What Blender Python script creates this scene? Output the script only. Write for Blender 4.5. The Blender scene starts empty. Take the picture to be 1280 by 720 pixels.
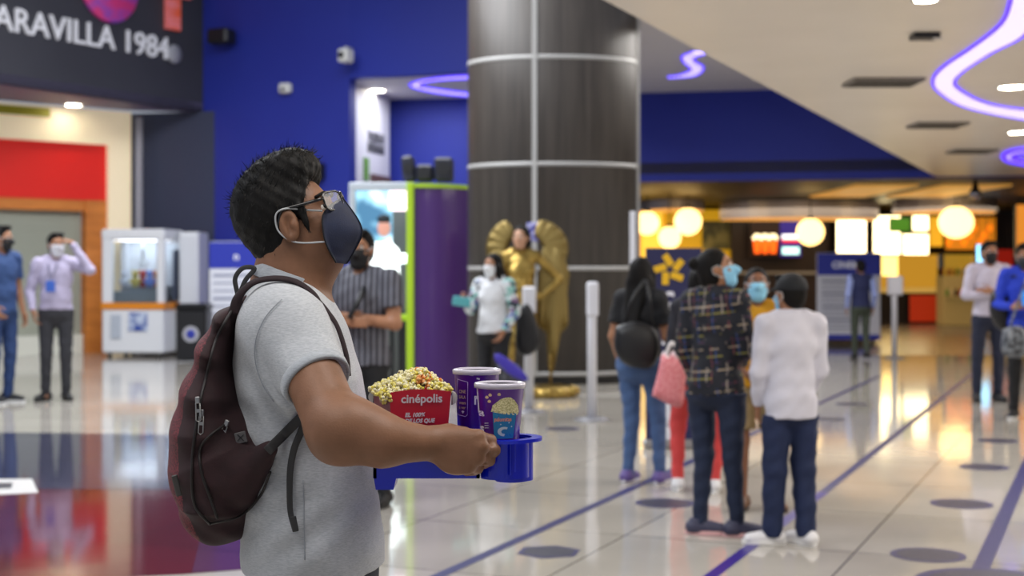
import bpy, math, random
import numpy as np
from mathutils import Vector, Matrix
random.seed(7); np.random.seed(7)
C = bpy.context.scene.collection
F = 1280 * 50 / 36          # focal length in pixels of a 1280 px wide frame
HZ, CAMH = 340.0, 1.40      # horizon row and eye height
PI = math.pi

# ------------------------------------------------------------------ camera, world, lights
cam = bpy.data.objects.new('camera', bpy.data.cameras.new('camera'))
C.objects.link(cam)
cam.location = (0, 0, CAMH); cam.rotation_euler = (PI / 2, 0, 0)
cam.data.lens = 50; cam.data.sensor_width = 36
cam.data.shift_y = -(360 - HZ) / 1280
cam.data.clip_start = 0.05; cam.data.clip_end = 200
cam.data.dof.use_dof = True; cam.data.dof.focus_distance = 2.62; cam.data.dof.aperture_fstop = 4.2
cam.data.dof.aperture_blades = 0
bpy.context.scene.camera = cam

w = bpy.data.worlds.new('world'); bpy.context.scene.world = w; w.use_nodes = True
w.node_tree.nodes['Background'].inputs[0].default_value = (0.80, 0.86, 1.0, 1)
w.node_tree.nodes['Background'].inputs[1].default_value = 0.38
vs = bpy.context.scene.view_settings
vs.view_transform = 'Standard'; vs.look = 'None'; vs.exposure = 0.12; vs.gamma = 1.0; vs.use_curve_mapping = False

def area(name, loc, size, power, col=(1, .95, .88), rot=(0, 0, 0), spread=PI):
    l = bpy.data.lights.new(name, 'AREA'); l.shape = 'RECTANGLE'; l.size, l.size_y = size
    l.energy = power; l.color = col; l.spread = spread
    o = bpy.data.objects.new(name, l); C.objects.link(o); o.location = loc; o.rotation_euler = rot
    return o
area('added_area_light', (-3.5, 4.5, 6.6), (4, 4), 520, (0.93, 0.96, 1.0))  # from here down: unseen area lights, added to brighten the hall
area('added_area_light', (-4.0, 14, 6.8), (5, 6), 780, (0.95, 0.97, 1.0))
area('added_area_light', (-2.5, 17.5, 6.9), (5, 3), 330, (0.95, 0.97, 1.0))
area('added_area_light', (3.2, 4.6, 2.98), (1.6, 1.6), 110, (1, .95, .88))
area('added_area_light', (9.5, 13, 2.98), (2.5, 6), 420, (1, .94, .86))
area('added_area_light', (4.2, 9, 2.98), (1.2, 3), 120, (1, .95, .88))
area('added_area_light', (-1.6, 24.9, 4.55), (1.2, 1.2), 55, (.96, .97, 1.0))  # added to brighten the white pier and the passage wall
area('added_area_light', (3.2, 19, 4.5), (3, 3), 170, (1, .97, .93))
area('added_area_light', (7, 35, 2.95), (10, 4), 190, (1, .80, .52))
area('added_area_light', (-1.0, 1.7, 2.99), (1.0, 1.0), 17, (1, .97, .94))  # this and the next are added to brighten the man with the tray
area('added_area_light', (0.5, 2.4, 2.99), (1.0, 1.0), 24, (1, .97, .94))

# ------------------------------------------------------------------ helpers
def V(*a): return np.array(a, dtype=float)
def P(px, py, Y): return V((px - 640) * Y / F, Y, CAMH - (py - HZ) * Y / F)
def GY(py): return CAMH * F / (py - HZ)
def G(px, py, z=0.0): p = P(px, py, GY(py)); p[2] = z; return p
def CE(px, py, z): Y = (z - CAMH) * F / (HZ - py); p = P(px, py, Y); p[2] = z; return p
def norm(v): v = np.asarray(v, float); return v / (np.linalg.norm(v) + 1e-12)
def lin(c):
    if isinstance(c, str):
        c = [int(c[i:i + 2], 16) / 255 for i in (0, 2, 4)]
    return tuple(x / 12.92 if x <= .04045 else ((x + .055) / 1.055) ** 2.4 for x in c)

MATS = {}
def mat(name, col='808080', rough=.6, metal=0, var=None, bump=None, emit=None, es=1.0, spec=.5, coat=0, trans=0, sheen=0, alpha=1):
    if name in MATS: return MATS[name]
    m = bpy.data.materials.new(name); m.use_nodes = True; MATS[name] = m
    nt = m.node_tree; b = nt.nodes['Principled BSDF']
    c = lin(col)
    b.inputs['Base Color'].default_value = (*c, 1); b.inputs['Roughness'].default_value = rough
    b.inputs['Metallic'].default_value = metal; b.inputs['Specular IOR Level'].default_value = spec
    b.inputs['Coat Weight'].default_value = coat; b.inputs['Coat Roughness'].default_value = .08
    b.inputs['Transmission Weight'].default_value = trans; b.inputs['Sheen Weight'].default_value = sheen
    b.inputs['Alpha'].default_value = alpha
    tc = nt.nodes.new('ShaderNodeTexCoord')
    if var:   # (scale, second colour, contrast)
        n = nt.nodes.new('ShaderNodeTexNoise'); n.inputs['Scale'].default_value = var[0] if not isinstance(var[0], tuple) else 1
        n.inputs['Detail'].default_value = 5
        if isinstance(var[0], tuple):
            mp = nt.nodes.new('ShaderNodeMapping'); mp.inputs['Scale'].default_value = var[0]
            nt.links.new(tc.outputs['Object'], mp.inputs[0]); nt.links.new(mp.outputs[0], n.inputs[0])
        else: nt.links.new(tc.outputs['Object'], n.inputs[0])
        r = nt.nodes.new('ShaderNodeValToRGB'); q = var[2] if len(var) > 2 else .15
        r.color_ramp.elements[0].position = .5 - q; r.color_ramp.elements[1].position = .5 + q
        r.color_ramp.elements[0].color = (*c, 1); r.color_ramp.elements[1].color = (*lin(var[1]), 1)
        nt.links.new(n.outputs[0], r.inputs[0]); nt.links.new(r.outputs[0], b.inputs['Base Color'])
    if bump:
        n = nt.nodes.new('ShaderNodeTexNoise'); n.inputs['Detail'].default_value = 4
        mp = nt.nodes.new('ShaderNodeMapping'); s = bump[0]
        mp.inputs['Scale'].default_value = s if isinstance(s, tuple) else (s, s, s)
        n.inputs['Scale'].default_value = 1
        nt.links.new(tc.outputs['Object'], mp.inputs[0]); nt.links.new(mp.outputs[0], n.inputs[0])
        bp = nt.nodes.new('ShaderNodeBump'); bp.inputs['Strength'].default_value = bump[1]
        bp.inputs['Distance'].default_value = bump[2] if len(bump) > 2 else .01
        nt.links.new(n.outputs[0], bp.inputs['Height']); nt.links.new(bp.outputs[0], b.inputs['Normal'])
    if emit:
        b.inputs['Emission Color'].default_value = (*lin(emit), 1); b.inputs['Emission Strength'].default_value = es
    return m

def tag(o, label=None, cat=None, group=None, kind=None):
    if label: o['label'] = label
    if cat: o['category'] = cat
    if group: o['group'] = group
    if kind: o['kind'] = kind
    return o
def empty(name, loc, label, cat, group=None, rotz=0):
    o = bpy.data.objects.new(name, None); C.objects.link(o); o.location = tuple(loc); o.rotation_euler = (0, 0, rotz)
    o.empty_display_size = .1
    return tag(o, label, cat, group)

class MB:
    """collects shapes into one mesh"""
    def __init__(s): s.v = []; s.f = []; s.m = []; s.sm = []
    def add(s, v, f, mi=0, smooth=False):
        n = len(s.v); s.v += [tuple(map(float, p)) for p in v]
        s.f += [tuple(i + n for i in q) for q in f]; s.m += [mi] * len(f); s.sm += [smooth] * len(f)
        return s
    def box(s, c, h, R=None, mi=0, bev=0.0):
        c = np.asarray(c, float); R = np.eye(3) if R is None else np.asarray(R, float)   # rows = axes
        h = np.asarray(h, float)
        if bev <= 0:
            vs_ = [c + (sx * h[0]) * R[0] + (sy * h[1]) * R[1] + (sz * h[2]) * R[2] for sx in (-1, 1) for sy in (-1, 1) for sz in (-1, 1)]
            f = [(0, 1, 3, 2), (4, 6, 7, 5), (0, 4, 5, 1), (2, 3, 7, 6), (0, 2, 6, 4), (1, 5, 7, 3)]
            return s.add(vs_, f, mi)
        # rounded-edge box: each corner gives three vertices
        b = min(bev, *(h * .95)); idx = {}; vs_ = []
        for sx in (-1, 1):
            for sy in (-1, 1):
                for sz in (-1, 1):
                    for a in range(3):
                        o = [h[0] - b, h[1] - b, h[2] - b]; o[a] = h[a]
                        idx[(sx, sy, sz, a)] = len(vs_)
                        vs_.append(c + sx * o[0] * R[0] + sy * o[1] * R[1] + sz * o[2] * R[2])
        f = []
        for a in range(3):
            b1, b2 = [(1, 2), (2, 0), (0, 1)][a]
            for sg in (-1, 1):
                q = []
                for (u, w_) in ((-1, -1), (1, -1), (1, 1), (-1, 1)):
                    t = [0, 0, 0]; t[a] = sg; t[b1] = u; t[b2] = w_; q.append(idx[(*t, a)])
                f.append(tuple(q if sg > 0 else q[::-1]))
            for s1 in (-1, 1):
                for s2 in (-1, 1):
                    q = []
                    for t_, ax in ((-1, b1), (1, b1), (1, b2), (-1, b2)):
                        t = [0, 0, 0]; t[a] = t_; t[b1] = s1; t[b2] = s2; q.append(idx[(*t, ax)])
                    f.append(tuple(q if s1 * s2 < 0 else q[::-1]))
        for sx in (-1, 1):
            for sy in (-1, 1):
                for sz in (-1, 1):
                    q = [idx[(sx, sy, sz, a)] for a in range(3)]
                    f.append(tuple(q if sx * sy * sz > 0 else q[::-1]))
        return s.add(vs_, f, mi)
    def tube(s, pts, r, n=8, mi=0, closed=False, flat=None, cap=True):
        """swept tube; r scalar or list; flat=(vector, ratio) flattens the section along that vector"""
        pts = [np.asarray(p, float) for p in pts]; N = len(pts)
        rs = [r] * N if np.isscalar(r) else list(r)
        vs_ = []; up = None
        for i in range(N):
            a = pts[(i - 1) % N] if (closed or i > 0) else pts[i]; b = pts[(i + 1) % N] if (closed or i < N - 1) else pts[i]
            t = norm(b - a)
            if flat is not None: up = np.asarray(flat[0], float)
            elif up is None: up = V(0, 0, 1) if abs(t[2]) < .9 else V(1, 0, 0)
            e1 = norm(up - t * np.dot(up, t)); e2 = np.cross(t, e1); 
            if flat is None: up = e1
            k = flat[1] if flat is not None else 1
            for j in range(n):
                an = 2 * PI * j / n
                vs_.append(pts[i] + rs[i] * (math.cos(an) * k * e1 + math.sin(an) * e2))
        f = []
        for i in range(N if closed else N - 1):
            for j in range(n):
                i2 = (i + 1) % N
                f.append((i * n + j, i * n + (j + 1) % n, i2 * n + (j + 1) % n, i2 * n + j))
        if not closed and cap: f += [tuple(range(n))[::-1], tuple((N - 1) * n + j for j in range(n))]
        return s.add(vs_, f, mi, True)
    def lathe(s, c, prof, n=32, mi=0, sx=1, sy=1, axis=None, smooth=True, rz=0):
        """profile = [(r, z)], around z at c; mi may be a list per profile segment"""
        c = np.asarray(c, float); vs_ = []
        A = np.eye(3) if axis is None else np.asarray(axis, float)
        for r, z in prof:
            for j in range(n):
                a = 2 * PI * j / n
                x, y = r * sx * math.cos(a), r * sy * math.sin(a)
                x, y = x * math.cos(rz) - y * math.sin(rz), x * math.sin(rz) + y * math.cos(rz)
                vs_.append(c + x * A[0] + y * A[1] + z * A[2])
        base = len(s.v)
        for i in range(len(prof) - 1):
            f = [(i * n + j, i * n + (j + 1) % n, (i + 1) * n + (j + 1) % n, (i + 1) * n + j) for j in range(n)]
            k = mi if np.isscalar(mi) else mi[i]
            if i == 0: s.add(vs_, f, k, smooth)
            else:
                s.f += [tuple(q + base for q in g) for g in f]; s.m += [k] * len(f); s.sm += [smooth] * len(f)
        if prof[0][0] > 1e-6: s.f.append(tuple(base + j for j in range(n))[::-1]); s.m.append(mi if np.isscalar(mi) else mi[0]); s.sm.append(False)
        if prof[-1][0] > 1e-6: s.f.append(tuple(base + (len(prof) - 1) * n + j for j in range(n))); s.m.append(mi if np.isscalar(mi) else mi[-1]); s.sm.append(False)
        return s
    def ball(s, c, r, n=16, mi=0, R=None):
        r3 = (r, r, r) if np.isscalar(r) else r
        c = np.asarray(c, float); R = np.eye(3) if R is None else R; vs_ = []; m = n // 2
        for i in range(m + 1):
            t = PI * i / m
            for j in range(n):
                a = 2 * PI * j / n
                q = V(r3[0] * math.sin(t) * math.cos(a), r3[1] * math.sin(t) * math.sin(a), r3[2] * math.cos(t))
                vs_.append(c + q[0] * R[0] + q[1] * R[1] + q[2] * R[2])
        f = [(i * n + j, (i + 1) * n + j, (i + 1) * n + (j + 1) % n, i * n + (j + 1) % n) for i in range(m) for j in range(n)]
        return s.add(vs_, f, mi, True)
    def prism(s, poly, off, mi=0, side=None):
        """closed polygon (3D points) extruded by off vector"""
        p = [np.asarray(q, float) for q in poly]; n = len(p); off = np.asarray(off, float)
        f = [tuple(range(n)), tuple(range(2 * n - 1, n - 1, -1))]
        s.add(p + [q + off for q in p], f, mi)
        b = len(s.v) - 2 * n
        for j in range(n):
            s.f.append((b + j, b + n + j, b + n + (j + 1) % n, b + (j + 1) % n)); s.m.append(mi if side is None else side); s.sm.append(False)
        return s
    def mesh(s, name, mats, origin=(0, 0, 0)):
        me = bpy.data.meshes.new(name); o = np.asarray(origin, float)
        me.from_pydata([tuple(np.asarray(p) - o) for p in s.v], [], s.f)
        me.polygons.foreach_set('material_index', s.m); me.polygons.foreach_set('use_smooth', s.sm)
        for m in (mats if isinstance(mats, (list, tuple)) else [mats]): me.materials.append(m)
        me.update(); return me
    def build(s, name, mats, parent=None, origin=None, label=None, cat=None, group=None, kind=None):
        """world-coordinate vertices; parent's location becomes the origin"""
        if parent is not None:
            org = V(0, 0, 0); q = parent
            while q is not None: org = org + V(*q.location); q = q.parent
        elif origin is not None: org = np.asarray(origin, float)
        else: org = V(0, 0, 0)
        me = s.mesh(name, mats, org); ob = bpy.data.objects.new(name, me); C.objects.link(ob)
        if parent is not None: ob.parent = parent
        else: ob.location = tuple(org)
        return tag(ob, label, cat, group, kind)

def frame_px(a, b):   # horizontal unit vector from world point a to b, and the facing normal
    d = norm((b - a) * V(1, 1, 0)); return d, V(d[1], -d[0], 0)

# ---- text: real letter shapes as meshes
def text_mesh(txt, size=1.0, extrude=.004, bold=0.0, align='LEFT'):
    cu = bpy.data.curves.new('t', 'FONT'); cu.body = txt; cu.size = size; cu.extrude = extrude; cu.offset = bold
    cu.align_x = align; cu.resolution_u = 3
    ob = bpy.data.objects.new('t', cu); C.objects.link(ob)
    dg = bpy.context.evaluated_depsgraph_get(); me = bpy.data.meshes.new_from_object(ob.evaluated_get(dg))
    v = [tuple(q.co) for q in me.vertices]; f = [tuple(q.vertices) for q in me.polygons]
    bpy.data.objects.remove(ob); bpy.data.curves.remove(cu); bpy.data.meshes.remove(me)
    return np.array(v).reshape(-1, 3), f
def put_text(mb, txt, org, xd, yd, size, mi=0, extrude=.003, bold=0.0, align='LEFT', fit=None, shear=0):
    v, f = text_mesh(txt, size, extrude, bold, align)
    if fit: v[:, 0] *= fit / max(1e-6, (v[:, 0].max() - v[:, 0].min()))
    if shear: v[:, 0] += shear * v[:, 1]
    n = np.cross(xd, yd)
    mb.add([org + p[0] * xd + p[1] * yd + p[2] * n for p in v], f, mi)
def cone_wrap(mb, pts, faces, c, r0, z0, r1, z1, ang0, mi=0, lift=.0006):
    """pts (u metres round, height above z0, thickness) -> on the cone wall of a cup; ang0 = direction facing"""
    out = []
    for u, h, t in pts:
        r = r0 + (r1 - r0) * h / (z1 - z0) + lift + max(0, t)
        a = ang0 + u / r1
        out.append((c[0] + r * math.cos(a), c[1] + r * math.sin(a), z0 + h))
    mb.add(out, faces, mi)

# ---- distance-field modelling: smooth unions of tapered limbs, then a surface-nets mesh
class SDF:
    def __init__(s, lo, hi, vox):
        s.lo = np.asarray(lo, float); s.vox = vox
        s.n = np.ceil((np.asarray(hi, float) - s.lo) / vox).astype(int) + 1
        s.g = np.full(tuple(s.n), .25, np.float32)
        s.ax = [(s.lo[i] + vox * np.arange(s.n[i])).astype(np.float32) for i in range(3)]
    def _sl(s, lo, hi):
        a = np.clip(np.floor((lo - s.lo) / s.vox).astype(int), 0, s.n); b = np.clip(np.ceil((hi - s.lo) / s.vox).astype(int) + 1, 0, s.n)
        return tuple(slice(a[i], b[i]) for i in range(3))
    def _pts(s, sl): return s.ax[0][sl[0]][:, None, None], s.ax[1][sl[1]][None, :, None], s.ax[2][sl[2]][None, None, :]
    def _mix(s, sl, d, k, op):
        cur = s.g[sl]
        if op == '+':
            h = np.clip(.5 + .5 * (cur - d) / k, 0, 1); s.g[sl] = cur * (1 - h) + d * h - k * h * (1 - h)
        elif op == '-':
            d = -d; h = np.clip(.5 + .5 * (d - cur) / k, 0, 1); s.g[sl] = cur * (1 - h) + d * h + k * h * (1 - h)
    def cone(s, a, b, ra, rb, k=.015, flat=None, op='+', capb=False, capa=False):
        a = np.asarray(a, float); b = np.asarray(b, float); q = max(1, flat[1]) if flat else 1
        m = max(ra, rb) * q + k * 1.5 + 2 * s.vox
        sl = s._sl(np.minimum(a, b) - m, np.maximum(a, b) + m)
        if any(t.stop <= t.start for t in sl): return
        X, Y, Z = s._pts(sl); ab = b - a; L2 = max(1e-9, float(ab @ ab))
        px, py, pz = X - a[0], Y - a[1], Z - a[2]
        t = np.clip((px * ab[0] + py * ab[1] + pz * ab[2]) / L2, 0, 1)
        wx, wy, wz = px - t * ab[0], py - t * ab[1], pz - t * ab[2]
        w2 = wx * wx + wy * wy + wz * wz
        if flat:
            n, r_ = norm(flat[0]), flat[1]; wn = wx * n[0] + wy * n[1] + wz * n[2]
            w2 = w2 + wn * wn * (1 / r_ ** 2 - 1)
        d = np.sqrt(w2) - (ra + (rb - ra) * t)
        u = ab / math.sqrt(L2)
        if capb: d = np.maximum(d, (px - ab[0]) * u[0] + (py - ab[1]) * u[1] + (pz - ab[2]) * u[2])
        if capa: d = np.maximum(d, -(px * u[0] + py * u[1] + pz * u[2]))
        s._mix(sl, d.astype(np.float32), k, op)
    def ell(s, c, r, R=None, k=.015, op='+'):
        c = np.asarray(c, float); R = np.eye(3) if R is None else np.asarray(R); m = max(r) + k * 1.5 + 2 * s.vox
        sl = s._sl(c - m, c + m)
        if any(t.stop <= t.start for t in sl): return
        X, Y, Z = s._pts(sl); X = X - c[0]; Y = Y - c[1]; Z = Z - c[2]
        k0 = 0; k1 = 0
        for i in range(3):
            q = X * R[i][0] + Y * R[i][1] + Z * R[i][2]
            k0 = k0 + (q / r[i]) ** 2; k1 = k1 + (q / r[i] ** 2) ** 2
        k0 = np.sqrt(k0); k1 = np.sqrt(k1) + 1e-6
        s._mix(sl, (k0 * (k0 - 1) / k1).astype(np.float32), k, op)
    def box(s, c, h, R=None, rad=.01, k=.01, op='+'):
        c = np.asarray(c, float); R = np.eye(3) if R is None else np.asarray(R); m = float(np.linalg.norm(h)) + k * 1.5 + 2 * s.vox
        sl = s._sl(c - m, c + m)
        if any(t.stop <= t.start for t in sl): return
        X, Y, Z = s._pts(sl); X = X - c[0]; Y = Y - c[1]; Z = Z - c[2]
        o = 0; mx = None
        for i in range(3):
            q = np.abs(X * R[i][0] + Y * R[i][1] + Z * R[i][2]) - (h[i] - rad)
            o = o + np.maximum(q, 0) ** 2; mx = q if mx is None else np.maximum(mx, q)
        s._mix(sl, (np.sqrt(o) + np.minimum(mx, 0) - rad).astype(np.float32), k, op)
    def keep(s, p, n):   # keep the side of the plane the normal points away from
        X, Y, Z = s._pts((slice(None),) * 3); n = norm(n)
        s.g = np.maximum(s.g, ((X - p[0]) * n[0] + (Y - p[1]) * n[1] + (Z - p[2]) * n[2]).astype(np.float32))
    def warp(s, fn):     # add a displacement field fn(X,Y,Z)
        X, Y, Z = s._pts((slice(None),) * 3); s.g = s.g + fn(X, Y, Z).astype(np.float32)
    def mesh(s, iters=1):
        g = s.g; g[0] = g[-1] = .2; g[:, 0] = g[:, -1] = .2; g[:, :, 0] = g[:, :, -1] = .2
        ins = g < 0; nx, ny, nz = g.shape
        cnt = np.zeros((nx - 1, ny - 1, nz - 1), np.int8)
        for dx in (0, 1):
            for dy in (0, 1):
                for dz in (0, 1): cnt += ins[dx:nx - 1 + dx, dy:ny - 1 + dy, dz:nz - 1 + dz]
        I = np.argwhere((cnt > 0) & (cnt < 8))
        if len(I) == 0: return np.zeros((0, 3)), []
        idm = np.full(cnt.shape, -1, np.int64); idm[I[:, 0], I[:, 1], I[:, 2]] = np.arange(len(I))
        acc = np.zeros((len(I), 3)); num = np.zeros(len(I))
        corners = [(a, b, c) for a in (0, 1) for b in (0, 1) for c in (0, 1)]
        for p in corners:
            for ax in range(3):
                if p[ax]: continue
                q = list(p); q[ax] = 1
                ga = g[I[:, 0] + p[0], I[:, 1] + p[1], I[:, 2] + p[2]]; gb = g[I[:, 0] + q[0], I[:, 1] + q[1], I[:, 2] + q[2]]
                m = (ga < 0) != (gb < 0); t = np.where(m, ga / np.where(m, ga - gb, 1), 0)
                pos = np.tile(np.array(p, float), (len(I), 1)); pos[:, ax] += t
                acc += pos * m[:, None]; num += m
        v = s.lo + s.vox * (I + acc / num[:, None])
        fs = []
        for ax in range(3):
            a = [slice(None)] * 3; b = [slice(None)] * 3; a[ax] = slice(0, -1); b[ax] = slice(1, None)
            E = np.argwhere(ins[tuple(a)] != ins[tuple(b)]); o1, o2 = [(1, 2), (2, 0), (0, 1)][ax]
            E = E[(E[:, o1] > 0) & (E[:, o2] > 0) & (E[:, o1] < g.shape[o1] - 1) & (E[:, o2] < g.shape[o2] - 1)]
            qd = []
            for d1, d2 in ((-1, -1), (0, -1), (0, 0), (-1, 0)):
                T = E.copy(); T[:, o1] += d1; T[:, o2] += d2; qd.append(idm[T[:, 0], T[:, 1], T[:, 2]])
            qd = np.stack(qd, 1); inside_first = ins[tuple(E.T)]
            qd = np.where(inside_first[:, None], qd, qd[:, ::-1]); fs.append(qd)
        f = np.concatenate(fs)
        if iters:   # light relaxing
            e = np.concatenate([f[:, [0, 1]], f[:, [1, 2]], f[:, [2, 3]], f[:, [3, 0]]])
            for _ in range(iters):
                A = np.zeros_like(v); n_ = np.zeros(len(v))
                for i in range(3): A[:, i] = np.bincount(e[:, 0], v[e[:, 1], i], len(v)) + np.bincount(e[:, 1], v[e[:, 0], i], len(v))
                n_ = np.bincount(e[:, 0], minlength=len(v)) + np.bincount(e[:, 1], minlength=len(v))
                v = .5 * v + .5 * A / np.maximum(n_, 1)[:, None]
        return v, f
    def build(s, name, mats, parent, matfn=None, iters=1, label=None, **kw):
        v, f = s.mesh(iters); org = V(0, 0, 0); q = parent
        while q is not None: org = org + V(*q.location); q = q.parent
        me = bpy.data.meshes.new(name); vv = v - org
        me.vertices.add(len(vv)); me.vertices.foreach_set('co', vv.astype(np.float32).ravel())
        me.loops.add(len(f) * 4); me.loops.foreach_set('vertex_index', f.astype(np.int32).ravel())
        me.polygons.add(len(f)); me.polygons.foreach_set('loop_start', np.arange(len(f), dtype=np.int32) * 4)
        try: me.polygons.foreach_set('loop_total', np.full(len(f), 4, np.int32))
        except Exception: pass
        for m in (mats if isinstance(mats, (list, tuple)) else [mats]): me.materials.append(m)
        me.polygons.foreach_set('use_smooth', np.ones(len(f), bool))
        if matfn is not None:
            cen = v[f].mean(1); me.polygons.foreach_set('material_index', matfn(cen).astype(np.int32))
        me.update(calc_edges=True); me.validate()
        ob = bpy.data.objects.new(name, me); C.objects.link(ob); ob.parent = parent
        return tag(ob, label, **kw)
# ================================================================== STRUCTURE
ZL, ZH, ZS = 3.04, 4.62, 4.20     # low ceiling, high ceiling, soffit under the shop sign
m_tile = mat('floor tile', 'cfcac2', .07, spec=.5, coat=0)
def floor_nodes(m, c1, c2, cm):
    nt = m.node_tree; b = nt.nodes['Principled BSDF']
    tc = nt.nodes.new('ShaderNodeTexCoord'); mp = nt.nodes.new('ShaderNodeMapping'); mp.inputs['Rotation'].default_value = (0, 0, math.radians(23))
    br = nt.nodes.new('ShaderNodeTexBrick'); br.offset = 0; br.inputs['Scale'].default_value = 1
    br.inputs['Brick Width'].default_value = 1.2; br.inputs['Row Height'].default_value = 1.2; br.inputs['Mortar Size'].default_value = .006
    br.inputs['Color1'].default_value = (*lin(c1), 1); br.inputs['Color2'].default_value = (*lin(c2), 1); br.inputs['Mortar'].default_value = (*lin(cm), 1)
    br.inputs['Bias'].default_value = .2
    nt.links.new(tc.outputs['Object'], mp.inputs[0]); nt.links.new(mp.outputs[0], br.inputs[0])
    n = nt.nodes.new('ShaderNodeTexNoise'); n.inputs['Scale'].default_value = 1.3; n.inputs['Detail'].default_value = 6
    nt.links.new(tc.outputs['Object'], n.inputs[0])
    mx = nt.nodes.new('ShaderNodeMix'); mx.data_type = 'RGBA'; mx.blend_type = 'MULTIPLY'; mx.inputs[0].default_value = .35
    nt.links.new(br.outputs['Color'], mx.inputs[6]); nt.links.new(n.outputs[0], mx.inputs[7]); nt.links.new(mx.outputs[2], b.inputs['Base Color'])
    n2 = nt.nodes.new('ShaderNodeTexNoise'); n2.inputs['Scale'].default_value = 2.0
    nt.links.new(tc.outputs['Object'], n2.inputs[0])
    bp = nt.nodes.new('ShaderNodeBump'); bp.inputs['Strength'].default_value = .045; bp.inputs['Distance'].default_value = .02
    nt.links.new(n2.outputs[0], bp.inputs['Height']); nt.links.new(bp.outputs[0], b.inputs['Normal'])
floor_nodes(m_tile, 'c0bab0', 'b6b0a6', '6f6a62')
m_maroon = mat('maroon tile', '4a1a24', .08, coat=.0); floor_nodes(m_maroon, '64222f', '581e2a', '2c0e14')
m_slate = mat('slate tile', '3a3c46', .08); floor_nodes(m_slate, '4c4d5c', '43445a', '20212a')
m_plum = mat('plum tile', '4a2a5a', .13); floor_nodes(m_plum, '5a3050', '522c4a', '2a1020')
m_amber = mat('amber lit wood floor', 'b07a30', .25, var=((2, 14, 1), '8a5a20'))  # wooden patch before the counter; amber light there is put into its colour
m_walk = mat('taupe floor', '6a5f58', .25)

fl = MB()
fl.add([(-22, -4, 0), (22, -4, 0), (22, 48, 0), (-22, 48, 0)], [(0, 1, 2, 3)], 0)
fl.add([(-22, -4, -.3), (22, -4, -.3), (22, 48, -.3), (-22, 48, -.3)], [(3, 2, 1, 0)], 0)
def ground_poly(mb, pts, z, mi):
    mb.add([G(x, y, z) for x, y in pts], [tuple(range(len(pts)))[::-1]], mi)
ground_poly(fl, [(-420, 540), (-120, 540), (60, 541), (200, 543), (290, 547), (330, 556), (352, 570), (360, 590), (356, 614), (240, 612), (120, 612), (0, 611), (-420, 612)], .001, 2)
ground_poly(fl, [(-500, 612), (0, 611), (240, 612), (356, 614), (362, 640), (355, 670), (335, 700), (318, 711), (230, 718), (100, 724), (-600, 740)], .001, 1)
ground_poly(fl, [(256, 650), (362, 640), (355, 670), (335, 700), (318, 711), (240, 716)], .0014, 3)
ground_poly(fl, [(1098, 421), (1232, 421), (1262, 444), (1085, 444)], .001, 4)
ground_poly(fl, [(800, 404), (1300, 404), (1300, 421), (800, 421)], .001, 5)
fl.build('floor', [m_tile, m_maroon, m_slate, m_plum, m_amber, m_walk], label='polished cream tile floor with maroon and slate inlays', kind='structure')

m_ceil = mat('ceiling paint', 'efe6da', .34, var=(.8, 'e8dfd2'))
m_ceil2 = mat('high ceiling paint', 'c8c6cc', .7)
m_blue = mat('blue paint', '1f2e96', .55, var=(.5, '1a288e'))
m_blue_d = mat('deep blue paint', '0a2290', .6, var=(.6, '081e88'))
BW0, BW1 = V(-2.29, 26.6, 0), V(7.30, 24.5, 0)      # line of the far bulkhead
bd = norm(BW1 - BW0); BW2 = BW0 + bd * 16
E0 = CE(755, 0, ZL); E1 = CE(1170, 221, ZL); ed = norm(E1 - E0)
cm = MB(); far = E1; near = E0 - ed * 12
cm.prism([near, far, V(15, BW1[1] - (15 - BW1[0]) * .22, ZL), V(15, -3.5, ZL)], (0, 0, .35), 0)
cm.build('ceiling', [m_ceil], label='low beige ceiling over the queue', kind='structure')
# high ceiling beyond the bulkhead and beside the column
W0 = P(262, 340, 24.8) * V(1, 1, 0); W1 = P(437, 340, 23.6) * V(1, 1, 0); wd, wn = frame_px(W0, W1)
W2 = P(640, 340, 22.6) * V(1, 1, 0)
ch = MB()
ch.prism([V(*(W1 - wn * .12)[:2], ZH), V(*BW0[:2], ZH) + V(-1.5, 1, 0), V(*BW1[:2], ZH) + V(3, -.2, 0), V(6.2, 15, ZH), V(2.4, 15, ZH), V(1.64, 18.0, ZH), V(1.3, 19.6, ZH), V(*(W2 - wn * .12)[:2], ZH)], (0, 0, .2), 0)
ch.build('ceiling', [m_ceil2], label='high pale ceiling behind the column', kind='structure')
def wall(name, a, b, z0, z1, m, th=.2, label=None):
    a = V(a[0], a[1], z0); b = V(b[0], b[1], z0); d, n = frame_px(a, b)
    k = MB(); k.prism([a, b, V(b[0], b[1], z1), V(a[0], a[1], z1)], -n * th, 0)
    return k.build(name, m, label=label, kind='structure')
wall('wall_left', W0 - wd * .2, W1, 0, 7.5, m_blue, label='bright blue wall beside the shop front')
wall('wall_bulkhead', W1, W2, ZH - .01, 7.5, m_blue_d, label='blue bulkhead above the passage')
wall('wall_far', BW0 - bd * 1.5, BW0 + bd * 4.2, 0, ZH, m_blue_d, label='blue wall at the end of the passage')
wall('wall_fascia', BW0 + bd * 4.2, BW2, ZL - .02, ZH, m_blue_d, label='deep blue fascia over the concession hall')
wall('wall_back', V(-6, 43, 0), V(20, 42, 0), 0, 3.4, mat('brown wall', '2a1f1c', .6), label='dark wall behind the food counters')
wall('wall_right', V(15.2, 40, 0), V(15.2, -3.5, 0), 0, 4.6, mat('grey wall', '77706a', .6), label='wall on the right of the hall')
cb = MB(); cb.prism([V(*(BW0 + bd * 4.2)[:2], ZL + .12), V(-1, 42.5, ZL + .12), V(18, 42, ZL + .12), V(*BW2[:2], ZL + .12)], (0, 0, .2), 0)
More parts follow.
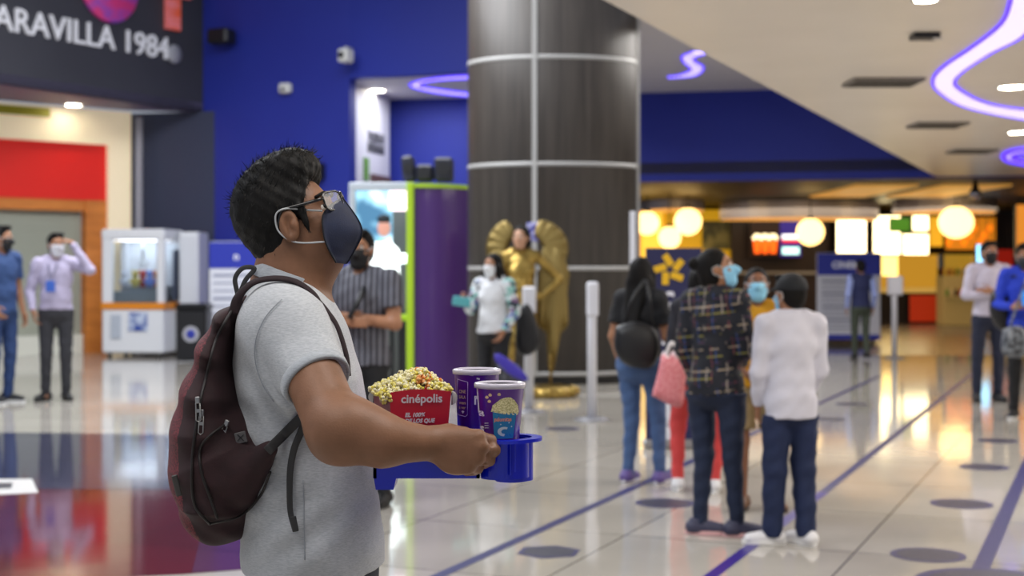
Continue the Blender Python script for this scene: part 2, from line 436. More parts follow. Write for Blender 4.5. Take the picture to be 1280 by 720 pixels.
cb.build('ceiling', mat('dark ceiling', '2b2420', .5), label='dark ceiling over the food counters', kind='structure')

# ---- white end pier with a printed panel
pr = MB(); a = P(437, 340, 24.1) * V(1, 1, 0); b = P(487, 340, 26.2) * V(1, 1, 0); d, n = frame_px(a, b)
pr.prism([a, a + d * (np.linalg.norm(b - a)), V(*b[:2], ZH), V(*a[:2], ZH)], -n * .2, 0)
pier = pr.build('wall_pier', mat('white paint', 'c4c4ce', .5), label='white pier with printed lines beside the blue wall', kind='structure')
pt = MB(); L = np.linalg.norm(b - a)
for z, w0, w1 in ((3.72, .42, .86), (3.52, .42, .86)):
    put_text(pt, 'TAQUILLAS' if z > 3.6 else 'ENTRADAS', a + d * L * w0 + n * .01 + V(0, 0, z), d, V(0, 0, 1), .24, 0, .004, .006, fit=L * .42)
pt.box(a + d * L * .38 + n * .012 + V(0, 0, 3.2), (.12, .01, .2), R=[d, n, (0, 0, 1)], mi=1)
pt.box(a + d * L * .75 + n * .012 + V(0, 0, 3.02), (.55, .01, .12), R=[d, n, (0, 0, 1)], mi=2)
pt.build('poster', [mat('ink', '23232e', .6), mat('leaf green', '5a8a3a', .6), mat('brown print', '5a4038', .6)], label='printed lettering and pictures on the white pier', cat='poster')
bpy.data.objects['poster'].location = (0, 0, 0)

# ---- shop front on the left
shop = empty('shop_front', P(60, 440, 25) * V(1, 1, 0), 'shop front with cream frame, red fascia and orange wooden jamb on the left', 'shop')
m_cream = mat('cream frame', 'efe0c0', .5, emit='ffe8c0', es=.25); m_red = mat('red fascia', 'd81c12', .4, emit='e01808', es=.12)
m_woodo = mat('orange wood', 'e08a3c', .5, var=((2, 2, 9), 'bc6c28', .25)); m_shut = mat('shutter', 'a8ab9c', .5)
q0_ = P(0, 340, 23.4) * V(1, 1, 0); q1_ = P(165, 340, 24.95) * V(1, 1, 0); shd, shn = frame_px(q0_, q1_)
def shop_pt(px): r = V((px - 640) / F, 1, 0); return r * (np.dot(q0_, shn) / np.dot(r, shn))
def R4(mb, x0, y0, x1, y1, off=0.0, th=.15, mi=0):     # slab on the shop line; off = how far behind it
    a = shop_pt(x0) - shn * off; b = shop_pt(x1) - shn * off; zt_ = min(ZS - .005, CAMH + (HZ - y0) * 24.5 / F); zb_ = max(0, CAMH + (HZ - y1) * 24.5 / F)
    return mb.prism([V(*a[:2], zb_), V(*b[:2], zb_), V(*b[:2], zt_), V(*a[:2], zt_)], -shn * th, mi)
k = MB(); R4(k, -420, 118, 164, 180, 0, .3); R4(k, 136, 180, 164, 445, 0, .3); k.build('frame', m_cream, shop)
k = MB(); R4(k, -420, 180, 136, 250, .1, .2); k.build('fascia', m_red, shop)
k = MB(); R4(k, -420, 250, 110, 264, .12, .2); R4(k, 110, 250, 136, 445, .08, .2); k.build('jamb', m_woodo, shop)
k = MB(); R4(k, -420, 264, 110, 418, .3, .1)
for i in range(22): R4(k, -420, 268 + i * 7, 110, 269 + i * 7, .28, .02)
k.build('shutter', m_shut, shop)
k = MB(); R4(k, -420, 418, 110, 445, .2, .2); k.build('sill', mat('white sill', 'dcdcd0', .4), shop)
k = MB(); R4(k, -420, 140, 62, 151, -.03, .03); k.build('strip', mat('lime strip', 'a8a020', .5), shop)
wall('wall_shop', P(164, 340, 25.15) * V(1, 1, 0), P(268, 340, 24.75) * V(1, 1, 0), 0, ZS, mat('slate wall', '343a52', .55), label='dark slate wall between the shop and the blue wall')
k = MB(); k.box(P(174, 340, 24.85) * V(1, 1, 0) + V(0, 0, 2.05), (.055, .04, 2.05)); k.build('trim_1', mat('grey trim', '9a9aa4', .5), label='pale vertical trim on the slate wall', kind='structure')

# ---- big sign box above the shop
S0 = P(0, 340, 21.1) * V(1, 1, 0); S1 = P(262, 340, 25.0) * V(1, 1, 0); sd, sn = frame_px(S0, S1)
Sa = S0 - sd * 5
sg = empty('sign_board', V(*(S0)[:2], ZS), 'dark grey overhead sign board reading ARAVILLA 1984 with coloured logo', 'sign')
k = MB(); k.prism([V(*Sa[:2], ZS), V(*S1[:2], ZS), V(*S1[:2], 7.5), V(*Sa[:2], 7.5)], -sn * .12, 0)
k.build('board', mat('charcoal board', '3a3a42', .6, var=(.7, '34343c')), sg)
k = MB(); kk = [V(*Sa[:2], ZS), V(*S1[:2], ZS), V(S1[0], S1[1] + .02, ZS), V(*(shop_pt(165) + V(0, -.3, 0))[:2], ZS), V(*(shop_pt(-420) + V(0, -.3, 0))[:2], ZS)]; k.prism(kk, (0, 0, .15), 0)
k.build('soffit', mat('lilac soffit', '6a6484', .5), sg)
def on_sign(px, py):     # point on the sign plane
    r = V((px - 640) / F, 1, -(py - HZ) / F); t = np.dot(S0 - V(0, 0, 0), sn * V(1, 1, 0)) / np.dot(r, sn); p = r * t; p[2] += CAMH; return p
k = MB(); pa = on_sign(-40, 30); pb = on_sign(228, 78); td = norm(pb - pa); up = norm(V(0, 0, 1))
wtx = np.linalg.norm(on_sign(207, 72) - pa)
put_text(k, 'MARAVILLA 1984', pa + sn * .03, td, up, .53, 0, .02, .0, fit=wtx)
k.build('lettering', mat('sign white', 'd8d8de', .5, emit='e8e8f0', es=.15), sg)
k = MB(); R_ = [td, sn, np.cross(td, sn)]
cg = on_sign(215, 68); k.lathe(cg + sn * .04, [(.03, 0), (.16, 0), (.16, .03), (.03, .03)], 20, axis=[td, up, sn])
k.build('emblem', mat('emblem grey', 'a0a0a8', .5), sg)
m_logo = mat('logo gradient', '2850c8', .5, var=((1.2, 1.2, 3), 'd83060', .08), emit='7040a0', es=.15)
k = MB(); lg = on_sign(135, -22); k.lathe(lg + sn * .02, [(0, .06), (.62, .05), (.66, 0)], 40, axis=[td, up, sn]); k.build('logo_disc', m_logo, sg)
k = MB(); lg = on_sign(213, -8)
for cc, hh in (((0, 0), (.16, .62)), ((0, .12), (.42, .16))):
    k.box(lg + td * cc[0] + up * cc[1] + sn * .05, (hh[0], .04, hh[1]), R=[td, sn, up])
k.build('logo_bar', mat('coral logo', 'e0603c', .5, var=((2, 2, 9), 'e88a90', .1), emit='e05030', es=.15), sg)

def downlight(p, r, label, Zc, power=None):
    t = empty('ceiling_light', p, label, 'ceiling light', 'recessed downlights')
    k = MB(); k.lathe(p + V(0, 0, -.012), [(r * .9, .012), (r * .9, 0), (r * 1.12, 0), (r * 1.12, .014)], 28); k.build('rim', mat('white rim', 'dcdad4', .4), t)
    k = MB(); k.lathe(p + V(0, 0, -.008), [(0, 0), (r * .92, 0)], 28); k.build('diffuser', mat('downlight glow', 'ffffff', .5, emit='fff4dc', es=9), t)
p = CE(92, 131, ZS); downlight(p, .14, 'round downlight in the lilac soffit above the shop', ZS)
p = CE(471, 113, ZH); downlight(p, .15, 'round downlight in the white ceiling above the printed pier', ZH)
for (x, y, lb) in ((1157, -1, 'round downlight at the top edge of the photo, left of the violet ribbon'), (1266, 108, 'bright downlight inside the curve of the big violet ribbon'), (1274, 165, 'far downlight at the right edge, just above the small violet ribbon')):
    downlight(CE(x, y, ZL), .075 if y < 50 else .13, lb, ZL)
# vents and small ceiling boxes
def vent(px, py, wpx, hpx, label):
    c = CE(px, py, ZL); a = CE(px - wpx / 2, py, ZL); b = CE(px, py - hpx / 2, ZL); e = CE(px, py + hpx / 2, ZL)
    L = np.linalg.norm(c - a); D = abs(b[1] - e[1]) / 2; t = empty('ceiling_vent', c, label, 'vent', 'slot vents in the low ceiling')
    k = MB(); k.box(c + V(0, 0, -.014), (L, D, .012)); k.build('frame', mat('vent frame', '8a837a', .5), t)
    k = MB()
    for i in range(5): k.box(c + V(0, -D * .8 + i * D * .4, -.028), (L * .94, D * .09, .004))
    k.build('slat', mat('vent dark', '4c463f', .6), t)
vent(1104, 101, 88, 9, 'longest dark slot vent in the beige ceiling'); vent(1172, 155, 64, 6, 'middle slot vent of the three in the beige ceiling'); vent(1215, 188, 52, 4, 'farthest and smallest slot vent in the beige ceiling')
c = CE(1156, 42, ZL); t = empty('smoke_detector', c, 'small dark box fixed under the beige ceiling', 'detector')
k = MB(); k.box(c + V(0, 0, -.02), (.09, .07, .02), bev=.006); k.build('housing', mat('black plastic', '16161a', .4), t)
k = MB(); k.box(c + V(.07, -.06, -.045), (.03, .02, .006)); k.build('bracket', mat('white rim', 'dcdad4', .4), t)

# ---- violet light ribbons
m_rib = mat('ribbon glow', 'ffffff', .5, emit='a898ff', es=1.25); m_rib_e = mat('ribbon edge', '3a20c0', .5, emit='5028ff', es=1.6)
def smooth_path(pts, n=10):
    pts = [np.asarray(p, float) for p in pts]; out = []
    q = [2 * pts[0] - pts[1]] + pts + [2 * pts[-1] - pts[-2]]
    for i in range(1, len(q) - 2):
        for j in range(n):
            t = j / n; out.append(.5 * ((2 * q[i]) + (-q[i - 1] + q[i + 1]) * t + (2 * q[i - 1] - 5 * q[i] + 4 * q[i + 1] - q[i + 2]) * t * t + (-q[i - 1] + 3 * q[i] - 3 * q[i + 1] + q[i + 2]) * t ** 3))
    out.append(pts[-1]); return out
def ribbon(L_, R__, z, label):
    A = smooth_path([CE(x, y, z) for x, y in L_]); B = smooth_path([CE(x, y, z) for x, y in R__])
    ctr = A[len(A) // 2] + V(0, 0, 0); t = empty('ribbon_light', ctr, label, 'ribbon light', 'violet ribbon lights in the ceilings')
    n = len(A); k = MB(); vs_ = [p + V(0, 0, -.012) for p in A] + [p + V(0, 0, -.012) for p in B] + [p + V(0, 0, -.002) for p in A] + [p + V(0, 0, -.002) for p in B]
    f = [(i, i + 1, n + i + 1, n + i) for i in range(n - 1)] + [(2 * n + i, 3 * n + i, 3 * n + i + 1, 2 * n + i + 1) for i in range(n - 1)]
    k.add(vs_, f, 0, False); k.build('diffuser', m_rib, t)
    wd_ = np.linalg.norm(A[0] - B[0])
    for q in (A, B):
        k = MB(); er = max(.014, wd_ * .06); k.tube([p + V(0, 0, -er * .6 - .002) for p in q], er, 8, flat=((0, 0, 1), .6)); k.build('edge', m_rib_e, t)
ribbon([(1268, -30), (1262, 5), (1250, 30), (1215, 58), (1180, 82), (1167, 98), (1172, 112), (1200, 130), (1240, 141), (1290, 150)],
       [(1296, -30), (1291, 10), (1280, 42), (1240, 64), (1206, 86), (1193, 100), (1198, 110), (1222, 124), (1250, 132), (1296, 138)], ZL, 'large winding violet ribbon light in the beige ceiling, top right')
ribbon([(1292, 183), (1268, 186), (1255, 193), (1262, 200), (1292, 206)], [(1292, 188), (1274, 190), (1266, 194), (1272, 198), (1292, 201)], ZL, 'small far violet ribbon light at the right edge')
ribbon([(866, 64), (853, 70), (856, 78), (864, 86), (850, 93), (835, 95)], [(883, 66), (868, 71), (868, 76), (879, 84), (868, 94), (835, 97)], ZH, 'small S-shaped violet ribbon light right of the column')
ribbon([(600, 93), (560, 95), (525, 100), (513, 106), (530, 112), (560, 117), (600, 121)], [(600, 97), (565, 98), (535, 101), (524, 106), (537, 109), (565, 113), (600, 117)], ZH, 'thin violet ribbon loop light in the ceiling left of the column')

# ---- column
cx = (583 + 800) / 2; Yc = 18.4; cc = P(cx, 340, Yc) * V(1, 1, 0)
col = empty('column', cc, 'massive dark wood-clad column with white seams', 'column')
ra, rb = 1.105, .75
m_clad = mat('grey-brown veneer', '4a443f', .42, var=((22, 22, 1.0), '35302d', .2))
k = MB(); k.lathe(cc, [(1, .1), (1, 7.4)], 96, sx=ra, sy=rb); k.build('cladding', m_clad, col)
k = MB(); k.lathe(cc, [(1, 0), (1, .1)], 64, sx=ra * .97, sy=rb * .97); k.build('plinth', mat('dark plinth', '1c1a1a', .5), col)
m_seam = mat('pale seam', 'a9a8a6', .35)
for z in (.105, 1.42, 2.72, 4.05, 5.4):
    k = MB(); k.lathe(cc + V(0, 0, z), [(1.006, 0), (1.006, .05)], 96, sx=ra, sy=rb); k.build('seam', m_seam, col)
for px in (668, 796):
    k = MB(); xx = P(px, 340, Yc - (.72 if px < 700 else .1))[0] - cc[0]; th = -math.acos(max(-1, min(1, xx / ra)))
    q = cc + V(ra * math.cos(th), rb * math.sin(th), 0); k.box(q + V(0, 0, 3.75), (.03, .02, 3.65)); k.build('seam', m_seam, col)

# ---- tape lines and floor stickers
def tape(px0, px1, wdt, m, label):
    a = G(*px0); b = G(*px1); d, n = frame_px(a, b); k = MB()
    k.prism([a - n * wdt / 2, b - n * wdt / 2, b + n * wdt / 2, a + n * wdt / 2], (0, 0, .0022), 0)
    o = k.build('floor_tape', m, origin=(a + b) / 2, label=label, cat='tape')
m_tape = mat('navy tape', '26285a', .35); m_tape2 = mat('violet tape', '2c1c78', .35)
tape((500, 742), (1100, 470), .065, m_tape, 'navy queue line on the floor, leftmost, passing behind the group of people')
tape((880, 727), (1030, 615), .065, m_tape2, 'violet queue line on the floor beginning at the boy\'s white trainers')
tape((1031, 614), (1222, 462), .06, m_tape, 'navy queue line on the floor receding from the boy\'s feet to the counters')
tape((1212, 742), (1300, 545), .08, m_tape, 'navy queue line on the floor at the right edge')
m_stk = mat('sticker', '3a3a44', .4, var=(40, '26263a', .1)); m_stkr = mat('sticker rim', '2c2a58', .4)
def sticker(px, py, wpx, label, shape=32):
    c = G(px, py, 0); r = wpx / 2 * GY(py) / F; t = empty('floor_sticker', c, label, 'floor sticker', 'standing-place stickers on the floor')
    k = MB(); k.lathe(c, [(r, .001), (r, .0025), (r * .8, .0026)], shape, smooth=False, rz=.3); k.build('border', m_stkr, t)
    k = MB(); k.lathe(c, [(r * .84, .001), (r * .84, .003)], shape, smooth=False, rz=.3)
    k.build('print', m_stk, t)
for a in ((1160, 694, 92, 'largest fully visible round sticker, at the bottom right'), (1202, 630, 76, 'round sticker second up from the bottom right, below the counters\' reflections'),
          (1230, 584, 60, 'third round sticker up in the right-hand row'), (1247, 551, 48, 'fourth round sticker up in the right-hand row, before the men at the right edge'),
          (831, 629, 74, 'round sticker on the floor left of the plaid-shirted woman\'s feet'), (1064, 505, 40, 'round sticker behind the boy, farther of the two there'),
          (1037, 524, 40, 'round sticker behind the boy, nearer of the two there'), (703, 536, 42, 'small faint round sticker just left of the white sanitiser post'),
          (1240, 730, 190, 'big round sticker cut by the bottom edge at the right')): sticker(*a)
sticker(686, 690, 84, 'six-sided violet sticker alone on the floor right of the tray', 6)
k = MB(); c = G(5, 609); k.prism([G(-60, 600), G(-60, 622), G(48, 616), G(40, 599)][::-1], (0, 0, .003), 0); 
k.prism([G(-60, 605), G(-60, 613), G(14, 611), G(16, 604)][::-1], (0, 0, .0042), 1)
k.build('floor_sticker', [mat('white sticker', 'd8d6d2', .3), mat('dark print', '34343a', .4)], origin=c, label='white rectangular sticker on the dark floor inlay at the left edge', cat='floor sticker')
# ================================================================== PEOPLE
def body_frame(yaw):
    y = math.radians(yaw); f = V(math.sin(y), -math.cos(y), 0); l = np.cross(V(0, 0, 1), f); return f, l
def head_prims(S, H, s, ears=True, extra=0, fine=False):
    """H(f,l,u) maps head-frame metres to world; s scale"""
    f, l, u = H.f, H.l, H.u; R = [f, l, u]
    S.ell(H(-.012, 0, .03), (.095 * s + extra, .074 * s + extra, .086 * s + extra), R, k=.02)
    S.ell(H(.03, 0, -.03), (.062 * s + extra, .060 * s + extra, .082 * s + extra), R, k=.025)
    S.ell(H(.04, 0, -.088), (.042 * s + extra, .040 * s + extra, .028 * s + extra), R, k=.02)
    if not extra:
        S.ell(H(.076, 0, .030), (.014 * s, .045 * s, .010 * s), R, k=.012)
        for q in (-1, 1):
            S.ell(H(.098, .029 * q, .010), (.014 * s, .018 * s, .012 * s), R, k=.01, op='-')
            S.ell(H(.066, .042 * q, -.022), (.016 * s, .018 * s, .016 * s), R, k=.015)
        S.cone(H(.088, 0, .012), H(.108, 0, -.022), .007 * s, .011 * s, k=.01)
        for q in (-1, 1): S.ell(H(.098, .010 * q, -.027), (.011 * s, .008 * s, .008 * s), R, k=.006)
        S.ell(H(.086, 0, -.056), (.011 * s, .024 * s, .007 * s), R, k=.006); S.ell(H(.084, 0, -.066), (.010 * s, .020 * s, .007 * s), R, k=.006)
        if ears:
            for q in (-1, 1):
                S.ell(H(-.004, .074 * q, -.004), (.018 * s, .009 * s, .031 * s), R, k=.006)
                if fine:
                    S.ell(H(-.001, .084 * q, .000), (.010 * s, .007 * s, .020 * s), R, k=.005, op='-')
                    S.ell(H(.009, .080 * q, -.004), (.005 * s, .005 * s, .008 * s), R, k=.003)
class HF:
    def __init__(h, o, f, l, u, s): h.o, h.f, h.l, h.u, h.s = o, f, l, u, s
    def __call__(h, a, b, c): return h.o + h.s * (a * h.f + b * h.l + c * h.u)

def hand(S, wr, d, pn, side, s, curl=.5, spread=.5):
    """wrist point, pointing direction, palm normal, side vector (towards thumb), size, curl in radians per joint"""
    d = norm(d); pn = norm(pn - d * np.dot(pn, d)); lt = np.cross(d, pn) * side
    pc = wr + d * .05 * s
    S.ell(pc, (.050 * s, .038 * s, .015 * s), [d, lt, pn], k=.012)
    for i, (off, ln) in enumerate(((.027, .088), (.010, .098), (-.008, .092), (-.025, .072))):
        b = wr + d * .088 * s + lt * off * s; dd = norm(d + lt * (off * 4 * spread)); r = (.0092, .0095, .009, .008)[i] * s
        a_ = curl * .8; p0 = wr + d * .04 * s + lt * off * s; S.cone(p0, b, r * 1.05, r * 1.1, k=.006)
        for j, fr in enumerate((.46, .30, .24)):
            v = dd * math.cos(a_) + pn * math.sin(a_); e = b + v * ln * fr * s; S.cone(b, e, r, r * .92, k=.003); r *= .93; b = e; a_ += curl * (1 + .15 * i)
    b = wr + d * .022 * s + lt * .028 * s; t1 = b + (d * .5 + lt * .75 + pn * .35) * .040 * s; t2 = t1 + (d * .85 + lt * .25 + pn * .4) * .032 * s; t3 = t2 + (d * .9 + pn * .4) * .024 * s
    S.cone(b, t1, .013 * s, .011 * s, k=.008); S.cone(t1, t2, .0105 * s, .0095 * s, k=.004); S.cone(t2, t3, .0095 * s, .008 * s, k=.004)

SKIN = dict(tan=('a87656', '9a6a4c'), brown=('8a5c42', '7c5038'), pale=('c09478', 'b28468'))
def skin_mat(k): return mat('skin ' + k, SKIN[k][0], .5, var=(14, SKIN[k][1]), bump=(120, .15, .002))
m_hair = mat('black hair', '080606', .65, spec=.2, var=((60, 60, 12), '120e0c'), bump=((140, 140, 30), .6, .006))
m_eyew = mat('eye white', 'cfc8c0', .2); m_iris = mat('dark iris', '140c08', .1)

def person(Y, px, H, yaw, label, top, bottom, skin='tan', hair='short', mask=None, headyaw=None, tilt=0, headroll=0, arms=None, legs=None, shoes='16161a', sole='e0e0e0',
           sleeve='long', hem=.84, fem=False, wide=1.0, vox=.008, lean=(0, 0), sleeve_mat=None, bottom_kind='trousers', name='person', shoe_len=1.0, cap=None, collar=False, gold=None, group=None, tuck=False, headshift=(0, 0)):
    s = H / 1.70; f, l = body_frame(yaw); base = V((px - 640) * Y / F, Y, 0)
    def T(a, b, c): return base + s * (a * f + b * l) + V(0, 0, s * c) + s * (lean[0] * f + lean[1] * l) * max(0, c - .9)
    sw = (.155 if fem else .178) * wide; hw = (.105 if fem else .09)
    legs = legs or {}; arms = arms or {}
    t = empty(name, base, label, 'person' if name == 'person' else 'statue', group)
    lo = base + V(-.62, -.62, -.02) * s; hi = base + V(.62, .62, 1.78) * s
    j = {}
    for q, nm in ((1, 'L'), (-1, 'R')):
        an = legs.get('a' + nm, (-.02, .10 * q, .085)); kn = legs.get('k' + nm, (.02, .095 * q, .48)); j['a' + nm] = T(*an); j['k' + nm] = T(*kn); j['h' + nm] = T(0, hw * q, .88)
        j['t' + nm] = legs.get('t' + nm, 0)
        j['s' + nm] = T(-.005, sw * q, 1.385); j['e' + nm] = T(*arms.get('e' + nm, (-.03, (sw + .05) * q, 1.10))); j['w' + nm] = T(*arms.get('w' + nm, (.05, (sw + .05) * q, .86)))
    bounds = np.array([v for v in j.values() if not np.isscalar(v)] + [T(0, 0, 1.75), T(0, 0, .9) + f * .24 * s, T(0, 0, .9) - f * .24 * s])
    lo = bounds.min(0) - .24 * s; hi = bounds.max(0) + .24 * s; lo[2] = -.03; hi[2] = 1.76 * s
    def torso(S, e, k=.03):
        R = [f, l, V(0, 0, 1)]; W = wide
        if fem:
            S.ell(T(.0, 0, 1.25), (.105 * s * W + e, .135 * s * W + e, .19 * s), R, k=k)
            S.ell(T(.05, .06, 1.24), (.06 * s + e, .06 * s + e, .06 * s), R, k=k); S.ell(T(.05, -.06, 1.24), (.06 * s + e, .06 * s + e, .06 * s), R, k=k)
            S.ell(T(.0, 0, 1.05), (.092 * s * W + e, .118 * s * W + e, .17 * s), R, k=k)
            S.ell(T(-.015, 0, .91), (.110 * s * W + e, .150 * s * W + e, .11 * s), R, k=k)
        else:
            S.ell(T(.0, 0, 1.25), (.115 * s * W + e, .158 * s * W + e, .20 * s), R, k=k)
            S.ell(T(.012, 0, 1.06), (.112 * s * W + e, .142 * s * W + e, .18 * s), R, k=k)
            S.ell(T(-.012, 0, .91), (.115 * s * W + e, .150 * s * W + e, .13 * s), R, k=k)
        S.cone(T(-.01, sw * .92, 1.385), T(-.01, -sw * .92, 1.385), .050 * s + e, .050 * s + e, k=k)
        S.cone(T(-.015, sw * .5, 1.42), T(-.015, -sw * .5, 1.42), .045 * s + e, .045 * s + e, k=k)
    # head frame
    hy = yaw if headyaw is None else headyaw; hf, hl = body_frame(hy); tl = math.radians(tilt); rl = math.radians(headroll)
    ff = hf * math.cos(tl) + V(0, 0, 1) * math.sin(tl); uu = -hf * math.sin(tl) + V(0, 0, 1) * math.cos(tl)
    ho = T(.015 + headshift[0], headshift[1], 1.57) ; HH = HF(ho, ff, hl, uu, s * 1.02)
    # body
    S = SDF(lo, hi, vox); torso(S, -.012)
    S.cone(T(-.02, 0, 1.40), ho - .04 * s * uu - .01 * s * ff, .052 * s * (.88 if fem else 1), .050 * s * (.88 if fem else 1), k=.02)
    head_prims(S, HH, HH.s)
    am = .9 if fem else 1
    for nm in 'LR':
        S.cone(j['s' + nm], j['e' + nm], .048 * s * am * wide, .038 * s * am * wide, k=.02); S.cone(j['e' + nm], j['w' + nm], .038 * s * am * wide, .025 * s * am, k=.015)
        d = norm(j['w' + nm] - j['e' + nm]); pn = arms.get('n' + nm, None); pn = (l if nm == 'R' else -l) if pn is None else pn[0] * f + pn[1] * l + V(0, 0, pn[2])
        hd = arms.get('d' + nm, None); hd = d if hd is None else hd[0] * f + hd[1] * l + V(0, 0, hd[2])
        q = norm(np.cross(norm(hd), norm(pn))); hand(S, j['w' + nm], hd, pn, 1 if np.dot(q, f + V(0, 0, .8)) > 0 else -1, s * .95, arms.get('curl', .45))
        S.cone(j['h' + nm], j['k' + nm], .064 * s, .043 * s, k=.03); S.cone(j['k' + nm], j['a' + nm], .043 * s, .029 * s, k=.02)
        S.cone(j['a' + nm], j['a' + nm] * V(1, 1, 0) + V(0, 0, .04) + f * .06 * s, .026 * s, .018 * s, k=.01)
    S.build('body', gold if gold else skin_mat(skin), t, matfn=(None if not gold else (lambda c: (c[:, 2] > 1.46 * s).astype(int))))
    # eyes and brows
    if hair != 'none':
        for q in (-1, 1):
            k = MB(); k.ball(HH(.078, .029 * q, .012), .0125 * s, 10); k.ball(HH(.087, .029 * q, .012), .0062 * s, 8, 1); k.build('eye', [m_eyew, m_iris], t)
            k = MB(); k.tube([HH(.087, .014 * q, .030), HH(.086, .030 * q, .036), HH(.074, .046 * q, .030)], .0035 * s, 5); k.build('eyebrow', m_hair, t)
    # hair
    if hair != 'none':
        S = SDF(ho - .20 * s, ho + .20 * s, vox * .8) if hair in ('short', 'cap') else SDF(ho - V(.26, .26, .50) * s, ho + V(.26, .26, .22) * s, vox)
        R = [ff, hl, uu]
        S.ell(HH(-.020, 0, .036), (.100 * s, .084 * s, .096 * s), R, k=.02)
        if hair == 'short' or hair == 'cap':
            S.ell(HH(-.045, 0, -.02), (.066 * s, .074 * s, .075 * s), R, k=.02)
            S.cone(HH(.05, .045, .105), HH(.05, -.045, .105), .022 * s, .022 * s, k=.02)
        else:
            S.ell(HH(-.045, 0, -.02), (.078 * s, .086 * s, .10 * s), R, k=.02)
            if hair == 'long':
                b = ho - uu * .06 * s - ff * .05 * s; e = T(-.13, 0, 1.17)
                for o in (-.05, 0, .05): S.cone(b + hl * o * s, e + l * o * s * .8, .058 * s, .030 * s, k=.02)
                for q in (-1, 1): S.cone(HH(.03, .075 * q, .0), T(.0, .10 * q, 1.34), .026 * s, .03 * s, k=.02)
            if hair == 'bun': S.ell(HH(-.12, 0, .065), (.040 * s, .042 * s, .040 * s), R, k=.01)
            if hair == 'tied':
                S.ell(HH(-.11, 0, .0), (.035 * s, .035 * s, .035 * s), R, k=.01)
                S.cone(HH(-.125, 0, -.01), T(-.12, 0, 1.25), .036 * s, .016 * s, k=.01)
        S.ell(HH(.085, 0, -.035), (.075 * s, .085 * s, .105 * s), R, k=.012, op='-')
        for q in (-1, 1): S.ell(HH(.0, .085 * q, -.012), (.022 * s, .02 * s, .03 * s), R, k=.006, op='-') if hair in ('short', 'cap', 'bun') else None
        S.build('hair', m_hair, t)
    if cap:
        S = SDF(ho - .22 * s, ho + .22 * s, vox * .8); R = [ff, hl, uu]
        S.ell(HH(-.018, 0, .045), (.110 * s, .092 * s, .092 * s), R, k=.01); S.keep(HH(0, 0, .025), -uu)
        S.box(HH(.09, 0, .03), (.045 * s, .06 * s, .006), R, rad=.005, k=.015); S.build('cap', mat('cap cloth', cap, .8), t)
    if mask:
        S = SDF(ho - .20 * s, ho + .20 * s, vox * .7); R = [ff, hl, uu]; e = .008 * s
        S.ell(HH(.032, 0, -.03), (.064 * s + e, .060 * s + e, .082 * s + e), R, k=.02); S.ell(HH(.042, 0, -.088), (.045 * s + e, .042 * s + e, .028 * s + e), R, k=.02)
        S.cone(HH(.09, 0, -.008), HH(.112, 0, -.03), .010 * s + e, .014 * s + e, k=.02)
        S.keep(HH(.035, 0, 0), -ff); S.keep(HH(.1, 0, .004), uu); 
        mk = S.build('mask', mat('mask ' + mask, mask, .75, bump=((20, 20, 160), .3, .004)), t)
        for q in (-1, 1):
            k = MB(); k.tube([HH(.05, .064 * q, -.005), HH(.015, .082 * q, .02), HH(-.018, .082 * q, .012), HH(-.02, .08 * q, -.02), HH(.01, .078 * q, -.045), HH(.045, .062 * q, -.06)], .0022 * s, 5); k.build('ear_loop', mat('loop white', 'd0d4d8', .6), mk)
    # top
    S = SDF(lo, hi, vox); torso(S, .012 * s)
    slv = {'long': 1.0, 'short': 0, 'none': -1}[sleeve]; sm = sleeve_mat
    Ss = SDF(lo, hi, vox) if sm is not None else S
    for nm in 'LR':
        a, b, c_ = j['s' + nm], j['e' + nm], j['w' + nm]
        if slv >= 0:
            if slv == 1: Ss.cone(a, b, .062 * s * wide, .052 * s * wide, k=.03); Ss.cone(b, b + (c_ - b) * .96, .052 * s * wide, .036 * s, k=.015, capb=True)
            else: Ss.cone(a, a + (b - a) * .66, .062 * s * wide, .062 * s * wide, k=.03, capb=True)
    rnd = random.Random(int(px * 7)); ph = [rnd.uniform(0, 6) for _ in range(6)]
    fold = lambda X, Y_, Z: .0035 * np.sin(Z * 38 + X * 21 + ph[0]) * np.sin(X * 17 + Y_ * 23 + ph[1]) + .0025 * np.sin(Z * 70 - X * 40 + ph[2]) * np.sin(Y_ * 33 + ph[3] + X * 30)
    S.cone(T(0, 0, 1.12), T(-.005, 0, hem - .05), .108 * s * wide, .143 * s * wide, k=.03, flat=(l, 1.2))
    S.keep(T(0, 0, hem), V(0, 0, -1)); S.warp(fold)
    R = [f, l, V(0, 0, 1)]
    if collar:
        S.cone(T(-.018, 0, 1.40), T(-.008, 0, 1.475), .062 * s, .058 * s, k=.01, capb=True)
    S.ell(T(.06, 0, 1.47), (.065 * s, .05 * s, .05 * s), R, k=.01, op='-')
    S.build('shirt', top, t)
    if sm is not None: Ss.warp(fold); Ss.build('sleeves', sm, t)
    # bottom
    S = SDF(lo, hi, vox)
    if bottom_kind == 'shorts' or bottom_kind == 'skirt':
        S.ell(T(-.012, 0, .88), (.125 * s * wide, .160 * s * wide, .12 * s), R, k=.04)
        if bottom_kind == 'skirt': S.cone(T(0, 0, .9), T(0.01, 0, .54), .14 * s, .175 * s, k=.04, flat=(l, 1.1), capb=True)
        else:
            for nm in 'LR': S.cone(j['h' + nm], j['h' + nm] + (j['k' + nm] - j['h' + nm]) * .8, .098 * s, .085 * s, k=.02, capb=True)
    else:
        S.ell(T(-.014, 0, .90), (.136 * s * wide, (.160 if not fem else .176) * s * wide, .155 * s), R, k=.04)
        r = (.088, .062, .046) if bottom_kind == 'trousers' else (.086, .058, .044)
        if bottom_kind == 'loose': r = (.096, .078, .062)
        if bottom_kind == 'skinny': r = (.096, .061, .042)
